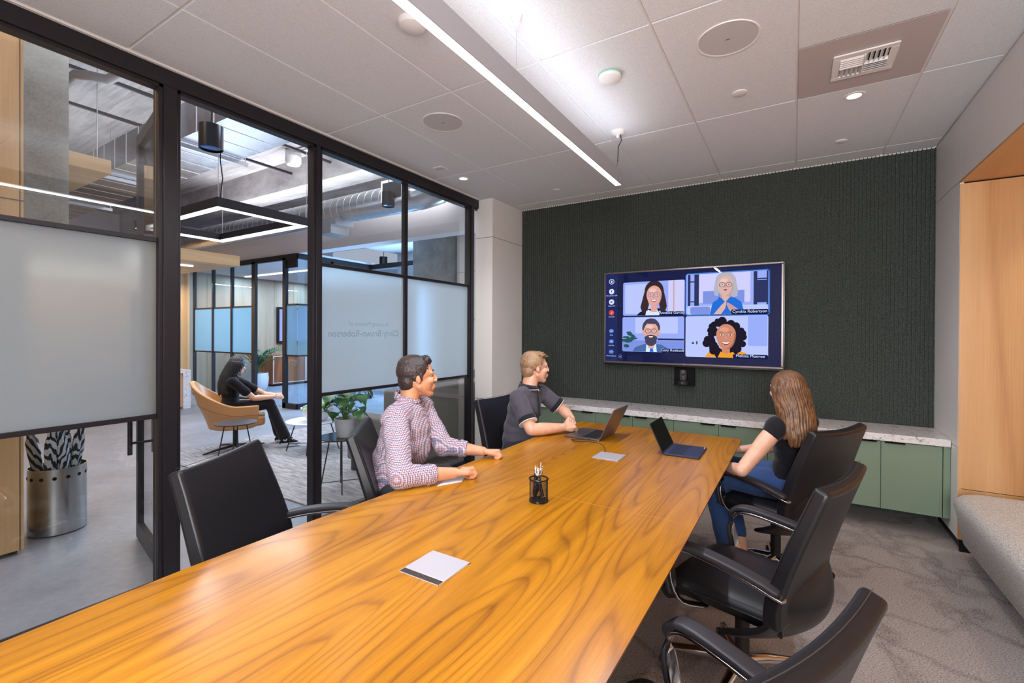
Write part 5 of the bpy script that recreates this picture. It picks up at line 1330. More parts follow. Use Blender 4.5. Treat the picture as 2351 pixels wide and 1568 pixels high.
# ------------------------------------------------------------------ 3: woman with long light brown hair, seen from behind
denim = cloth('blue_denim', srgb(40, 62, 110), srgb(70, 98, 150), 500, .4, 14)
black_tee = cloth('black_jersey', srgb(22, 20, 24), srgb(34, 32, 38), 400, .3, 8)
def woman_right():
    r = thing('person', 'woman with long light brown hair, black top and jeans, seated with her back to us', 'person', (.0, 3.15, 0))
    th = radians(152); lat = V(-sin(th), cos(th), 0); fw = V(cos(th), sin(th), 0)
    P = V(.00, 3.235, .60); W = V(.005, 3.215, .73); C = V(.01, 3.185, .86); N = V(.0, 3.165, 1.005)
    Ls, Rs = N + lat * .160 + V(0, 0, -.055), N - lat * .160 + V(0, 0, -.055)
    Le, Lw = V(-.245, 2.905, .705), V(-.36, 3.09, .665); Re, Rw = V(-.06, 3.42, .76), V(-.32, 3.42, .70)
    H = V(-.035, 3.150, 1.145); R = frame3(V(cos(radians(125)), sin(radians(125)), -.02))
    b = MB(); torso(b, P, W, C, N, Ls, Rs, -.018, 1); b.cap(N + V(0, 0, -.03), H + R @ V(-.03, 0, -.05), .046, .044, 16); head_blobs(b, H, R, .96)
    limb(b, Ls, Le, .046, .036, .048); limb(b, Le, Lw, .036, .023, .037); limb(b, Rs, Re, .044, .034); limb(b, Re, Rw, .034, .023, .036)
    hand(b, Lw, (-.5, .8, -.1), (.2, 0, -1), -1, (30, 40, 20), 5, (30, 20), .88); hand(b, Rw, (-.8, .2, -.1), (0, 0, -1), 1, (30, 40, 20), 5, (30, 20), .88)
    Lh, Rh = P + lat * .085 + V(0, 0, -.02), P - lat * .085 + V(0, 0, -.02); Lk, Rk = V(-.44, 3.26, .565), V(-.42, 3.50, .565); La, Ra = V(-.335, 3.06, .115), V(-.26, 3.20, .115)
    fd = V(-.75, .45, 0)
    for h_, k_, a_ in ((Lh, Lk, La), (Rh, Rk, Ra)): limb(b, h_, k_, .076, .052); limb(b, k_, a_, .048, .032, .052); foot(b, a_, fd, .85)
    remesh(b, 'body', skin_f, r, .0045, 5, .5)
    s_ = MB(); torso(s_, P + V(0, 0, .03), W, C, N, Ls, Rs, -.006, 1); limb(s_, Ls, lerp(Ls, Le, .10), .062, .058); limb(s_, Rs, lerp(Rs, Re, .30), .060, .056)
    s_.ell(N + V(0, 0, -.02), (.062, .062, .03), None, 16, 10)
    remesh(s_, 't_shirt', black_tee, r, .007, 5, disp=lambda c: .004 * noise.noise(c * 12))
    t_ = MB(); t_.ell(P + V(0, 0, -.04), (.125, .170, .095), frame3(fw))
    for h_, k_, a_ in ((Lh, Lk, La), (Rh, Rk, Ra)): limb(t_, h_, k_, .090, .068); limb(t_, k_, lerp(k_, a_, .80), .066, .048, .066)
    jn = remesh(t_, 'jeans', denim, r, .007, 5, disp=lambda c: .004 * noise.noise(c * 18))
    for a_ in (La, Ra):
        q = MB(); foot(q, a_, fd, .85, .008); remesh(q, 'shoe', cloth('taupe_suede', srgb(120, 108, 92), srgb(140, 128, 110)), r, .007, 3)
    eyes(r, H, R, .96)
    br = hairmat('light_brown_hair', srgb(60, 36, 22), srgb(132, 92, 60), 160, (1, 1, .06))
    hair_long(H, R, .96, br, r, .33, 3, back=(.5, -.87, 0), curve=.055, n=36)
woman_right()
# ------------------------------------------------------------------ 4: woman in the lobby armchair
def woman_lobby():
    r = thing('person', 'woman with long black hair and black clothes sitting in the tan armchair', 'person', (-5.86, 3.08, 0))
    th = radians(58); lat = V(-sin(th), cos(th), 0); fw = V(cos(th), sin(th), 0)
    P = V(-5.90, 3.03, .53); W = V(-5.90, 3.04, .66); C = V(-5.905, 3.04, .79); N = V(-5.88, 3.06, .925)
    Ls, Rs = N + lat * .155 + V(0, 0, -.05), N - lat * .155 + V(0, 0, -.05)
    Re, Rw = V(-5.665, 3.195, .655), V(-5.535, 3.375, .665); Le, Lw = V(-5.86, 3.45, .66), V(-5.59, 3.49, .655)
    H = V(-5.855, 3.105, 1.055); R = frame3(V(cos(radians(106)), sin(radians(106)), -.34))
    b = MB(); torso(b, P, W, C, N, Ls, Rs, -.02, 1); b.cap(N + V(0, 0, -.03), H + R @ V(-.03, 0, -.05), .044, .042, 16); head_blobs(b, H, R, .95)
    limb(b, Rs, Re, .042, .035); limb(b, Re, Rw, .035, .023, .037); limb(b, Ls, Le, .042, .034); limb(b, Le, Lw, .034, .023, .036)
    hand(b, Rw, (.1, .95, .1), (-.9, .1, -.3), -1, (40, 45, 30), 5, (25, 30), .88); hand(b, Lw, (.85, -.2, .1), (.1, -.9, -.4), 1, (40, 45, 30), 5, (25, 30), .88)
    Lh, Rh = P + lat * .085, P - lat * .085; Rk, Lk = V(-5.60, 3.36, .575), V(-5.76, 3.46, .54); Ra, La = V(-5.50, 3.50, .125), V(-5.80, 3.62, .11)
    for h_, k_, a_ in ((Lh, Lk, La), (Rh, Rk, Ra)): limb(b, h_, k_, .070, .050); limb(b, k_, a_, .046, .032, .048); foot(b, a_, fw, .85)
    remesh(b, 'body', skin_p, r, .005, 5, .5)
    s_ = MB(); torso(s_, P + V(0, 0, .04), W, C, N, Ls, Rs, -.008, 1)
    for S_, E_ in ((Rs, Re), (Ls, Le)): limb(s_, S_, lerp(S_, E_, .62), .056, .055)
    s_.ell(N + V(0, 0, -.02), (.058, .058, .03), None, 16, 10)
    remesh(s_, 't_shirt', black_tee, r, .007, 5, disp=lambda c: .004 * noise.noise(c * 13))
    t_ = MB(); t_.ell(P + V(0, 0, -.03), (.12, .165, .09), frame3(fw))
    for h_, k_, a_ in ((Lh, Lk, La), (Rh, Rk, Ra)): limb(t_, h_, k_, .082, .062); limb(t_, k_, lerp(k_, a_, .92), .060, .072, .060)
    remesh(t_, 'trousers', black_tee, r, .007, 5, disp=lambda c: .004 * noise.noise(c * 15))
    rub = Mat('white_rubber', srgb(216, 214, 220), .5).m
    for a_, nm in ((Ra, 1), (La, 0)):
        q = MB(); foot(q, a_, fw, .85, .008); q.cap(a_ + V(0, 0, .02), a_, .044, .042)
        s0 = remesh(q, 'shoe', black_tee, r, .005, 3)
        m = MB(); F3 = frame3(fw); pts = [a_ + F3 @ V(x, y, -.083) for x, y in ((-.062, 0), (-.05, .036), (.02, .042), (.10, .052), (.16, .034), (.175, 0), (.16, -.034), (.10, -.052), (.02, -.042), (-.05, -.036))]
        top = [p + V(0, 0, .028) for p in pts]; A = [m.bm.verts.new(p) for p in pts]; B = [m.bm.verts.new(p) for p in top]; m.face(A); m.face(B[::-1])
        for i in range(len(A)): m.face([A[i], A[(i + 1) % len(A)], B[(i + 1) % len(A)], B[i]])
        m.obj('sole', rub, s0, smooth=60, bevel=.004)
        if nm:
            d = -lat; c0 = a_ + d * .0535 + V(0, 0, -.005); m = MB(); m.cyl(c0 - d * .006, c0 + d * .001, .022, seg=24)
            bd = m.obj('round_patch', rub, s0, smooth=40)
            st = MB(); st.poly([c0 + d * .0022 + F3 @ V(rr_ * sin(a), 0, rr_ * cos(a)) for a, rr_ in [(pi * i / 5, .015 if i % 2 == 0 else .006) for i in range(10)]]); st.obj('star', mt['black_soft'], s0, recalc=False)
        m = MB()
        for i in range(5):
            c = a_ + F3 @ V(.045 + .018 * i, 0, .012 - .014 * i); m.tube([c + F3 @ V(0, -.022, -.004), c + V(0, 0, .004), c + F3 @ V(0, .022, -.004)], .0028, 6)
        m.obj('laces', rub, s0, smooth=60)
    bk = hairmat('black_hair', srgb(16, 14, 16), srgb(36, 32, 36), 160, (1, 1, .06), .55)
    hair_long(H, R, .95, bk, r, .42, 8, back=(-fw.x, -fw.y, 0), curve=.095, n=40)
    eyes(r, H, R, .95)
woman_lobby()

# ================================================================== LOBBY FURNITURE
tag(MB().box((-6.36, 2.43, .0005), (-3.25, 5.2, .012)).obj('rug', mt['rug'], bevel=.003), 'large streaky grey rug on the lobby concrete floor', 'rug')
def armchair():
    A0, th = V(-5.93, 3.11, 0), radians(60)
    r = thing('lounge_armchair', 'tan leather swivel armchair with the black haired woman in it', 'armchair', A0, th)
    def out(phi, v):
        a, b = .35, .345; c, s_ = cos(phi), sin(phi); k = (abs(c / a) ** 2.7 + abs(s_ / b) ** 2.7) ** (-1 / 2.7)
        q = max(0, (1 - cos(phi)) / 2)                     # 0 front, 1 back
        top = .575 + .02 * q + .275 * max(0, (q - .45) / .55) ** 1.6
        z = .30 + (top - .30) * v
        f = .78 + .22 * min(1, v * 1.8) + .02 * v
        x = k * c * f - .10 * q * v * v * max(0, (q - .3)) * 1.6; y = k * s_ * f
        return (x, y, z)
    mb = MB(); mb.slab(lambda u, v: out(radians(46 + 268 * u), v), 48, 14, .048)
    s_ = mb.obj('shell', mt['tan'], r, smooth=80, world=False, bevel=.014, seg=3)
    mb = MB(); R_ = []
    for j, f in enumerate((.05, .5, .80, .93, 1.0)):
        R_.append([mb.bm.verts.new((out(2 * pi * i / 40, .0)[0] * f, out(2 * pi * i / 40, 0)[1] * f, (.27, .272, .285, .30, .325)[j])) for i in range(40)])
    for a, b in zip(R_, R_[1:]):
        for i in range(40): mb.face([a[i], a[(i + 1) % 40], b[(i + 1) % 40], b[i]])
    mb.face(R_[0][::-1]); mb.face(R_[-1]); mb.obj('underside', mt['tan'], r, smooth=60, world=False)
    MB().tube([Vector(out(radians(48 + 264 * i / 40), .60)) * 1.002 for i in range(41)], .0022, 6).obj('seam', mt['tan_seam'], s_, smooth=60, world=False)
    MB().prism(rcorner(-.25, -.26, .33, .26, .09), .32, .435).obj('seat_cushion', mt['tan'], r, bevel=.03, seg=4, world=False)
    MB().cyl((0, 0, .05), (0, 0, .28), .026, .024, 20).obj('post', mt['black_soft'], r, smooth=40, world=False)
    for k in range(4):
        a = radians(45 + 90 * k - 18); mb = MB(); mb.tube([(.01 * cos(a), .01 * sin(a), .06), (.2 * cos(a), .2 * sin(a), .04), (.36 * cos(a), .36 * sin(a), .014)], [1, .85, .5], flat=(.022, .012, (0, 0, 1)))
        mb.obj('foot', mt['black_soft'], r, smooth=50, world=False, shift=(0, 0, .004))
armchair()
def side_table(c, label, topm, rad=.205, h=.505):
    r = thing('side_table', label, 'side table', (c[0], c[1], 0), 0, 'round black side tables on thin rod legs')
    MB().lathe([(0, h - .012), (rad - .006, h - .012), (rad, h - .006), (rad, h), (0, h)], (c[0], c[1], 0), 48).obj('table_top', topm, r, smooth=40)
    for k in range(4):
        a = pi / 4 + k * pi / 2 + .15
        MB().cyl((c[0] + .10 * cos(a), c[1] + .10 * sin(a), h - .012), (c[0] + .185 * cos(a), c[1] + .185 * sin(a), .013), .006, seg=10).obj('leg', mt['black_soft'], r, smooth=40)
    mb = MB()
    for k in range(2):
        a = pi / 4 + k * pi / 2 + .15; q = .172; mb.cyl((c[0] - q * cos(a), c[1] - q * sin(a), .085), (c[0] + q * cos(a), c[1] + q * sin(a), .085), .004, seg=8)
    mb.obj('cross_brace', mt['black_soft'], r, smooth=40)
side_table((-5.10, 2.68), 'round black side table in front of the tan armchair, empty', Mat('dark_walnut_top', srgb(66, 56, 58), .4).m)
side_table((-3.60, 2.85), 'round black side table with glossy top carrying the heart leaf plant', Mat('black_glass_top', srgb(30, 34, 42), .08).m)
r = thing('coffee_table', 'low round white coffee table with thin black legs, bowl planter on it', 'coffee table', (-5.08, 3.60, 0)); c = (-5.08, 3.60)
MB().lathe([(0, .365), (.29, .365), (.31, .375), (.31, .382), (0, .382)], (c[0], c[1], 0), 56).obj('table_top', Mat('white_lacquer', srgb(232, 230, 236), .3).m, r, smooth=40)
for k in range(4):
    a = k * pi / 2 + 2.3; MB().cyl((c[0] + .2 * cos(a), c[1] + .2 * sin(a), .365), (c[0] + .31 * cos(a), c[1] + .31 * sin(a), .013), .007, seg=10).obj('leg', mt['black_soft'], r, smooth=40)
mb = MB()
for k in range(2):
    a = k * pi / 2 + 2.3; q = .285; mb.cyl((c[0] - q * cos(a), c[1] - q * sin(a), .10), (c[0] + q * cos(a), c[1] + q * sin(a), .10), .0045, seg=8)
mb.obj('cross_brace', mt['black_soft'], r, smooth=40)

def leaf(mb, base, d, length, width, droop=.5, kind='heart', up=(0, 0, 1)):
    """a curved leaf blade with two halves folded at the midrib"""
    d = Vector(d).normalized(); s_ = d.cross(Vector(up))
    s_ = s_.normalized() if s_.length > .01 else Vector((1, 0, 0)); u = s_.cross(d).normalized(); n = 8; rows = []
    for i in range(n + 1):
        t = i / n
        if kind == 'heart': w = width * (sin(pi * min(1, t * .92 + .16)) ** .8) * (1 - t ** 3 * .75) if t < 1 else 0
        elif kind == 'lance': w = width * sin(pi * (t * .96 + .02)) ** .8
        else: w = width * (1 - t) ** .5 * min(1, t * 8 + .2)
        c = Vector(base) + d * length * (t - .35 * droop * t * t) + u * length * (.12 * sin(pi * t)) - Vector((0, 0, 1)) * droop * length * t * t
        lob = -d * (width * .25 if (kind == 'heart' and i == 0) else 0)
        rows.append((mb.bm.verts.new(c - s_ * w + u * w * .25 + lob), mb.bm.verts.new(c), mb.bm.verts.new(c + s_ * w + u * w * .25 + lob)))
    for a, b in zip(rows, rows[1:]): mb.face([a[0], a[1], b[1], b[0]]); mb.face([a[1], a[2], b[2], b[1]])
# heart leaf plant in the white pot
pc = V(-3.55, 2.85, .505)
r = thing('potted_plant', 'heart leaf plant in a tapered white pot standing on the glossy side table', 'potted plant', pc)
MB().lathe([(0, .002), (.068, .002), (.075, .01), (.093, .15), (.097, .172), (.090, .174), (.085, .15), (0, .15)], pc, 40).obj('pot', mt['pot_white'], r, smooth=40)
MB().lathe([(0, .158), (.05, .160), (.086, .154)], pc, 24).obj('soil', mt['soil'], r, smooth=60)
mb = MB(); ms = MB(); rr = random.Random(21)
for i in range(30):
    a = 2 * pi * i / 30 * 3.6 + rr.uniform(-.3, .3); hgt = rr.uniform(.12, .33) if i > 5 else rr.uniform(.04, .10); out_ = rr.uniform(.05, .20)
    p0 = pc + V(rr.uniform(-.02, .02), rr.uniform(-.02, .02), .155); p1 = pc + V(out_ * cos(a), out_ * sin(a), .155 + hgt)
    ms.tube([p0, lerp(p0, p1, .5) + V(0, 0, .03), p1], .0028, 6)
    leaf(mb, p1, (cos(a) * .9, sin(a) * .9, rr.uniform(-.35, .15)), rr.uniform(.13, .18), rr.uniform(.055, .078), rr.uniform(.25, .6))
leaf(mb, pc + V(.16, .12, .48), (.8, .55, .0), .20, .06, .45); ms.tube([pc + V(0, 0, .16), pc + V(.08, .06, .38), pc + V(.16, .12, .48)], .0028, 6)
mb.obj('foliage', mt['leaf'], r, smooth=60, recalc=False); ms.obj('stems', mt['stem'], r, smooth=60)
# bowl planter
pc = V(-5.02, 3.62, .382)
r = thing('bowl_planter', 'wide pale bowl of mixed green and burgundy plants on the white coffee table', 'planter', pc)
MB().lathe([(0, .002), (.09, .002), (.12, .02), (.175, .10), (.195, .165), (.186, .166), (.165, .12), (0, .12)], pc, 48).obj('bowl', mt['pot_white'], r, smooth=40)
MB().lathe([(0, .140), (.12, .138), (.172, .128)], pc, 28).obj('soil', mt['soil'], r, smooth=60)
m1, m2, m3 = MB(), MB(), MB()
for i in range(46):
    a = rr.uniform(0, 2 * pi); q = rr.uniform(.02, .15); b_ = pc + V(q * cos(a), q * sin(a), .135)
    leaf(m1 if i % 2 else m2, b_, (cos(a), sin(a), rr.uniform(.2, 1.6)), rr.uniform(.09, .17), rr.uniform(.016, .03), rr.uniform(.3, .9), 'lance')
for i in range(14):
    a = rr.uniform(0, 2 * pi); b_ = pc + V(.03 * cos(a), .03 * sin(a), .14); leaf(m3, b_, (cos(a) * .35, sin(a) * .35, 1), rr.uniform(.20, .30), .026, .12, 'lance')
m1.obj('green_foliage', mt['leaf'], r, smooth=60, recalc=False); m2.obj('pale_foliage', mt['leaf_pale'], r, smooth=60, recalc=False); m3.obj('burgundy_foliage', mt['leaf_red'], r, smooth=60, recalc=False)

# sectional sofa beside the partition
r = thing('sofa', 'grey tweed sectional sofa standing on the rug behind the glass', 'sofa', (-3.7, 4.4, 0))
MB().box((-4.02, 3.50, .13), (-3.24, 5.95, .30)).obj('base', mt['sofa'], r, bevel=.015)
MB().box((-5.2, 5.22, .13), (-4.02, 5.95, .30)).obj('chaise_base', mt['sofa'], r, bevel=.015)
MB().prism([(-4.04, 3.26), (-3.22, 3.26), (-3.22, 3.50), (-4.04, 3.50)], .13, .60).obj('armrest', mt['sofa'], r, bevel=.03, seg=3)
mb = MB(); mb.box((-3.50, 3.26, .16), (-3.19, 5.95, .90)); mb.obj('backrest', mt['sofa'], r, bevel=.03, seg=3)
mb = MB(); mb.box((-5.2, 5.72, .16), (-3.50, 5.95, .90)); mb.obj('backrest', mt['sofa'], r, bevel=.03, seg=3)
for (a, b) in ((3.51, 4.34), (4.345, 5.19)): MB().box((-4.03, a, .302), (-3.51, b, .455)).obj('seat_cushion', mt['sofa'], r, bevel=.035, seg=3)
for (a, b) in ((-5.19, -4.36), (-4.355, -3.52)): MB().box((a, 5.2, .302), (b, 5.71, .455)).obj('seat_cushion', mt['sofa'], r, bevel=.035, seg=3)
def tuft(x0, x1, y, z0, z1):
    mb = MB(); nx, nz = 5, 3
    for i in range(nx):
        for j in range(nz):
            w, h = (x1 - x0) / nx, (z1 - z0) / nz
            mb.box((x0 + i * w, y, z0 + j * h), (x0 + (i + 1) * w, y + .11, z0 + (j + 1) * h))
    return mb
for (a, b) in ((-5.19, -4.36), (-4.355, -3.52)): tuft(a, b, 5.60, .46, .92).obj('back_cushion', mt['sofa'], r, bevel=.014, seg=2)
for (x, y) in ((-3.98, 3.32), (-3.30, 3.32), (-5.14, 5.9), (-3.30, 5.9), (-5.14, 5.28)): MB().box((x - .025, y - .025, .012), (x + .025, y + .025, .13)).obj('leg', mt['black_soft'], r)
tag(MB().prism(rcorner(-4.02, 5.15, -3.55, 5.52, .03), .46, .60).obj('cushion', mt['sofa'], bevel=.04, seg=3), 'loose grey cushion lying in the corner of the sectional sofa', 'cushion')

# umbrella bin
bc = V(-4.665, 1.17, 0)
r = thing('umbrella_stand', 'cylindrical brushed steel umbrella stand on the lobby floor by the oak wall', 'umbrella stand', bc)
mb = MB(); mb.lathe([(0, .004), (.155, .004), (.160, .008), (.160, .48), (.157, .48), (.157, .012), (0, .012)], bc, 72)
mb.mi = 1
for i in range(14):
    a = 2 * pi * i / 14 + .1; d = V(cos(a), sin(a), 0); mb.cyl(bc + d * .158 + V(0, 0, .415), bc + d * .1615 + V(0, 0, .415), .0125, seg=16)
mb.obj('body', [Mat('brushed_steel', (.56, .54, .52, 1), .26, 1).m, mt['void']], r, smooth=40)
zeb = Mat('zebra_fabric', srgb(30, 40, 46), .7)
v = zeb.coord((1, 1, .55)); wv = zeb.node('ShaderNodeTexWave'); wv.bands_direction = 'DIAGONAL'; wv.inputs['Scale'].default_value = 14; wv.inputs['Distortion'].default_value = 4; wv.inputs['Detail'].default_value = 1; wv.inputs['Detail Scale'].default_value = 1.3
zeb.l.new(v, wv.inputs['Vector']); zeb.color(zeb.ramp(wv.outputs['Fac'], [(.0, srgb(30, 38, 44)), (.46, srgb(206, 206, 214))], 'CONSTANT'))
def umbrella():
    u = thing('umbrella', 'rolled zebra striped umbrella standing in the steel stand', 'umbrella', (0, 0, 0), 0, 'zebra striped umbrellas in the stand')
    mb = MB(); R_ = []; seg = 24
    for i, (z, rad) in enumerate(((.03, .010), (.14, .020), (.30, .024), (.46, .029), (.58, .034), (.66, .030), (.70, .018), (.73, .020), (.78, .034), (.83, .028), (.86, .012))):
        R_.append([mb.bm.verts.new(((rad * (1 + .22 * cos(6 * t + z * 9))) * cos(t), (rad * (1 + .22 * cos(6 * t + z * 9))) * sin(t), z)) for t in [2 * pi * j / seg for j in range(seg)]])
    for a, b in zip(R_, R_[1:]):
        for j in range(seg): mb.face([a[j], a[(j + 1) % seg], b[(j + 1) % seg], b[j]])
    mb.face(R_[0][::-1]); mb.face(R_[-1]); mb.obj('canopy', zeb.m, u, smooth=70)
    MB().cyl((0, 0, .0), (0, 0, .90), .004, seg=8).obj('shaft', mt['steel'], u, smooth=40)
    MB().cyl((0, 0, .88), (0, 0, .99), .011, .013, 14).obj('handle', mt['black_soft'], u, smooth=40)
    return u
u0 = umbrella(); k = 0
for i, (dx, dy, ax) in enumerate(((-.045, -.038, .5), (.0, -.058, 1.6), (.05, -.03, 2.7), (.052, .028, 3.3), (.012, .055, 4.2), (-.042, .042, 5.1), (.0, .0, 0.4))):
    u = u0 if i == 0 else dup(u0); u.location = bc + V(dx, dy, .014); u.rotation_euler = (radians(13) * -dy / .1, radians(13) * dx / .1, ax)

# reception counter, small things on it
r = thing('reception_counter', 'reception counter with speckled stone waterfall top and oak front', 'counter', (-11, 4.0, 0))
mb = MB(); mb.box((-12.1, 3.2, .68), (-9.86, 4.35, .74)); mb.box((-12.1, 4.22, .0), (-9.86, 4.35, .68)); mb.obj('stone_top', mt['stone'], r, bevel=.004)
MB().box((-12.1, 3.22, .04), (-9.90, 4.215, .675)).obj('oak_front', mt['oak'], r)
tag(MB().box((-10.12, 4.02, .741), (-10.0, 4.14, .80)).obj('tissue_box', mt['grid'], bevel=.006), 'small white box on the end of the reception counter', 'box')
# meeting room beyond: cabinet, screen, palm
r = thing('credenza', 'brown walnut credenza with white outlined doors in the far meeting room', 'cabinet', (-12.3, 8.3, 0))
MB().box((-12.6, 7.18, .06), (-11.86, 10.2, .84)).obj('carcass', mt['redwood'], r); MB().box((-12.55, 7.22, .006), (-11.90, 10.15, .06)).obj('plinth', mt['black_soft'], r)
for i in range(3):
    y0 = 7.20 + i * .98; mb = MB(); y1 = y0 + .96
    for (a, b, c_, d) in ((y0, .08, y1, .10), (y0, .80, y1, .82), (y0, .1, y0 + .02, .8), (y1 - .02, .1, y1, .8)): mb.box((-11.862, a, b), (-11.852, c_, d))
    mb.obj('door_outline', mt['grid'], r)
r = thing('television', 'wall screen glowing lilac in the far meeting room, seen past the door post', 'television', (-12.85, 8.6, 1.66))
MB().box((-12.86, 7.90, 1.13), (-12.80, 9.3, 2.19)).obj('housing', mt['black_gloss'], r, bevel=.004)
MB().quad((-12.797, 7.96, 1.20), (-12.797, 9.24, 1.20), (-12.797, 9.24, 2.13), (-12.797, 7.96, 2.13)).obj('screen', eg('lilac', 150, 166, 240), r, recalc=False)
pc = V(-11.50, 6.58, .007)
r = thing('potted_palm', 'tall green palm in a round pale pot inside the far meeting room', 'potted plant', pc)
MB().lathe([(0, .0), (.19, .0), (.235, .10), (.25, .28), (.235, .43), (.22, .43), (.22, .38), (0, .38)], pc, 40).obj('pot', mt['pot_white'], r, smooth=40)
MB().lathe([(0, .39), (.22, .385)], pc, 24).obj('soil', mt['soil'], r)
mb = MB(); ms = MB()
for i in range(24):
    a = rr.uniform(0, 2 * pi); L_ = rr.uniform(.6, 1.1); o_ = rr.uniform(.25, .75); pts = []
    for j in range(9):
        t = j / 8; pts.append(pc + V(o_ * cos(a) * t ** 1.5, o_ * sin(a) * t ** 1.5, .40 + L_ * (t - .38 * t ** 3)))
    ms.tube(pts, [.007 - .0006 * q for q in range(9)], 6)
    for j in range(3, 9):
        for sg in (-1, 1):
            for e in (0, .5):
                p = lerp(pts[j - 1], pts[j], e); d = (pts[j] - pts[j - 1]).normalized(); s__ = d.cross(V(0, 0, 1)).normalized() * sg
                leaf(mb, p, d * .8 + s__ * .8, rr.uniform(.16, .26), .012, .35, 'blade')
mb.obj('fronds', mt['palm'], r, smooth=60, recalc=False); ms.obj('stems', mt['stem'], r, smooth=60)

# ------------------------------------------------------------------ lobby ceiling things
def ring():
    x0, x1, y0, y1, z = -7.24, -5.20, 2.54, 3.62, 2.80
    r = thing('ring_pendant', 'rectangular black ring pendant lamp glowing over the lobby seats', 'pendant lamp', ((x0 + x1) / 2, (y0 + y1) / 2, z))
    mb = MB(); t = .085; h = .10
    def bars(mb, x0, x1, y0, y1, t, z0, z1):
        mb.box((x0, y0, z0), (x1, y0 + t, z1)); mb.box((x0, y1 - t, z0), (x1, y1, z1)); mb.box((x0, y0 + t, z0), (x0 + t, y1 - t, z1)); mb.box((x1 - t, y0 + t, z0), (x1, y1 - t, z1))
    bars(mb, x0, x1, y0, y1, t, z, z + h); mb.obj('housing', mt['black_metal'], r)
    mb = MB(); bars(mb, x0 + .008, x1 - .008, y0 + .008, y1 - .008, t - .006, z - .006, z + .012); mb.obj('lens', mt['lens'], r)
    for (x, y) in ((x0 + .02, y0 + .02), (x1 - .02, y0 + .02), (x1 - .02, y1 - .02), (x0 + .02, y1 - .02)): MB().cyl((x, y, z + h), (x, y, 3.49 if y < 3 else 4.9), .003, seg=6).obj('wire', mt['steel'], r)
    MB().tube([(x1 - .02, y0 + .04, z + h), (x1 + .01, y0 + .05, 3.1), (x1 - .02, y0 + .04, 3.3), (x1 - .03, y0 + .05, 3.485)], .006, 8).obj('cord', mt['black_soft'], r, smooth=60)
ring()
for (p, rad, h, lab) in (((-4.11, 1.96, 2.98), .088, .19, 'black cylinder pendant hanging just beyond the open glass door'), ((-4.73, 4.50, 3.19), .085, .19, 'black cylinder pendant in front of the round spiral duct'), ((-8.14, 7.6, 3.0), .09, .22, 'small black cylinder pendant far back near the meeting room')):
    r = thing('cylinder_pendant', lab, 'pendant lamp', p, 0, 'black cylinder pendants in the lobby'); x, y, z = p
    MB().lathe([(0, h), (rad, h), (rad, 0), (rad - .006, 0), (rad - .006, .05), (0, .06)], (x, y, z), 32).obj('shade', mt['black_gloss'], r, smooth=40)
    MB().lathe([(0, .035), (rad - .008, .012)], (x, y, z), 32).obj('reflector', Mat('blue_reflector', srgb(110, 150, 220), .12, .9).m, r, smooth=60)
    ztop = 3.32 if y > 7 else 4.9
    MB().tube([(x, y, z + h), (x + .012, y, z + h + .12), (x + .0, y, min(ztop, z + h + .3)), (x, y, ztop)], .006, 8).obj('cord', mt['black_soft'], r, smooth=60)
# ducts
r = thing('rectangular_duct', 'wide flat galvanised air duct crossing the lobby ceiling', 'duct', (-7, 2.65, 3.5))
mb = MB(); mb.box((-11.5, 2.33, 3.50), (-3.3, 2.98, 3.86)); mb.mi = 1
for i in range(24): mb.box((-11.3 + i * .34, 2.327, 3.496), (-11.288 + i * .34, 2.983, 3.863))
mb.obj('body', [mt['galv'], Mat('bright_seams', (.9, .91, .95, 1), .45, .3).m], r)
for x in (-9.6, -7.6, -5.6):
    mb = MB(); mb.box((x, 2.25, 3.44), (x + .04, 3.06, 3.485)); mb.cyl((x + .02, 2.27, 3.48), (x + .02, 2.27, 4.9), .006, seg=6); mb.cyl((x + .02, 3.04, 3.48), (x + .02, 3.04, 4.9), .006, seg=6); mb.obj('hanger', mt['steel'], r, smooth=40)
r = thing('spiral_duct', 'round galvanised spiral duct running below the lobby ceiling', 'duct', (-7.5, 4.9, 3.42))
mb = MB(); mb.tube([(-11.8, 4.9, 3.42), (-8, 4.9, 3.42), (-5.6, 4.9, 3.42), (-4.45, 4.9, 3.42), (-4.22, 4.93, 3.46), (-4.08, 5.0, 3.58), (-4.02, 5.02, 3.78)], .205, 40); mb.mi = 1
for i in range(48):
    x = -11.8 + i * .155; mb.tube([(x + .02 * sin(a), 4.9 + .205 * cos(a), 3.42 + .205 * sin(a)) for a in [2 * pi * q / 28 for q in range(28)]], .0035, 5, closed=True)
mb.obj('pipe', [mt['galv'], Mat('rib_zinc', (.5, .51, .54, 1), .45, 1).m], r, smooth=40)
mb = MB(); mb.obox((-6.3, 4.84, 3.20), (.5, .34, .10), 0); mb.prism([(-6.45, 4.66), (-6.15, 4.66), (-6.15, 5.0), (-6.45, 5.0)], 3.02, 3.16); mb.obj('branch_box', mt['galv'], r)
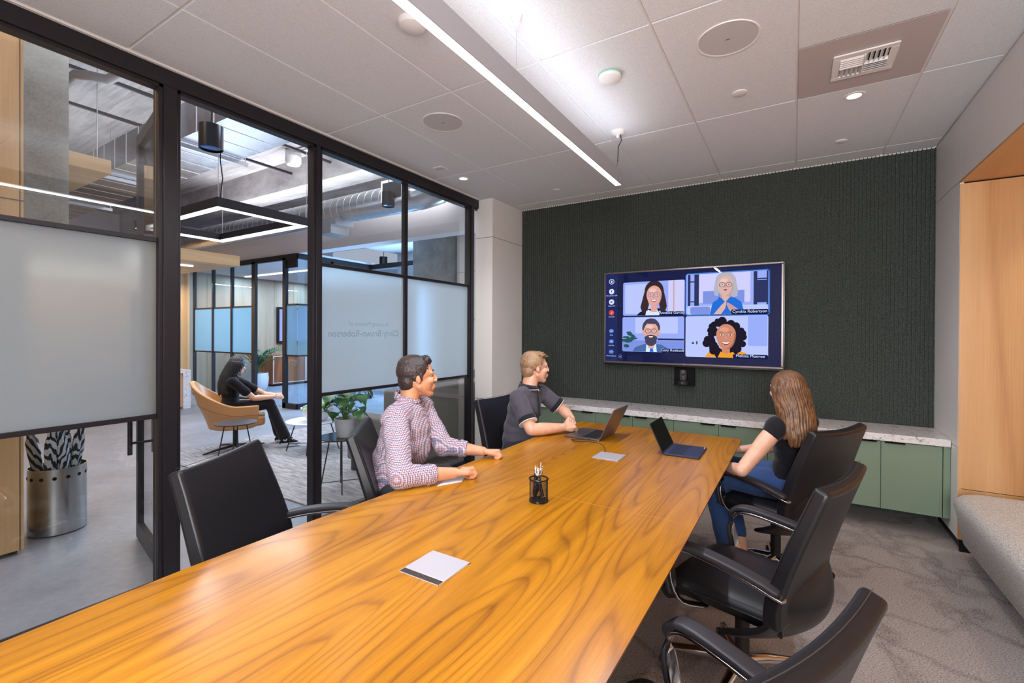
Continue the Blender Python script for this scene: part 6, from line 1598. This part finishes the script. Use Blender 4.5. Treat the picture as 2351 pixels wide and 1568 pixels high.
mb = MB(); mb.box((-4.98, 4.60, 3.30), (-4.55, 4.66, 3.60)); mb.mi = 1; mb.box((-4.94, 4.59, 3.34), (-4.59, 4.60, 3.56)); mb.obj('side_grille', [mt['grid'], mt['black_soft']], r)
for i, x in enumerate((-8.6, -7.4)):
    tag(MB().box((x - .02, 1.6, 4.62), (x + .02, 5.6, 4.66)).obj('strut_rail', mt['black_metal']), ('long dark strut rail under the concrete ceiling, farther from the partition', 'long dark strut rail under the concrete ceiling, nearer the partition')[i], 'rail')
r = thing('alarm_strobe', 'white round alarm device hanging from the lobby ceiling above the ring pendant', 'alarm', (-8.06, 5.28, 4.75))
MB().box((-8.16, 5.18, 4.76), (-7.96, 5.38, 4.9)).obj('junction_box', mt['steel'], r); MB().lathe([(0, 4.60), (.11, 4.61), (.14, 4.66), (.14, 4.76), (0, 4.76)], (-8.06, 5.28, 0)).obj('body', mt['grid'], r, smooth=40)
MB().cyl((-7.96, 5.28, 4.84), (-3.2, 5.6, 4.84), .022, seg=10).obj('conduit', mt['steel'], r, smooth=40)
pipe_m = Mat('grey_pipe', srgb(150, 148, 152), .5).m
for i, (y, z, rd) in enumerate(((1.70, 4.55, .07), (1.98, 4.50, .055), (1.40, 4.50, .06))):
    mb = MB(); mb.tube([(-11.5, y, z), (-6.9 - i * .35, y, z), (-6.7 - i * .35, y + .06, z - .04), (-6.6 - i * .35, y + .2, z - .05), (-6.4 - i * .35, y + .26, z), (-3.4, y + .26, z)], rd, 16)
    tag(mb.obj('ceiling_pipe', pipe_m, smooth=50), ('insulated grey ceiling pipe, middle of the three behind the left glass pane', 'insulated grey ceiling pipe, farthest of the three from the oak wall', 'insulated grey ceiling pipe, nearest of the three to the oak wall')[i], 'pipe', 'insulated ceiling pipes')
r = thing('strip_light', 'slim glowing strip light under the oak canopy by the reception', 'lamp', (-8.95, 3.7, 2.6))
MB().box((-8.98, 2.9, 2.598), (-8.92, 3.97, 2.62)).obj('lens', mt['lens'], r)
r = thing('strip_light', 'slim glowing strip light on the far meeting room ceiling', 'lamp', (-11, 6.9, 2.95))
MB().box((-12.6, 6.85, 2.93), (-8.6, 6.91, 2.955)).obj('lens', mt['lens'], r)
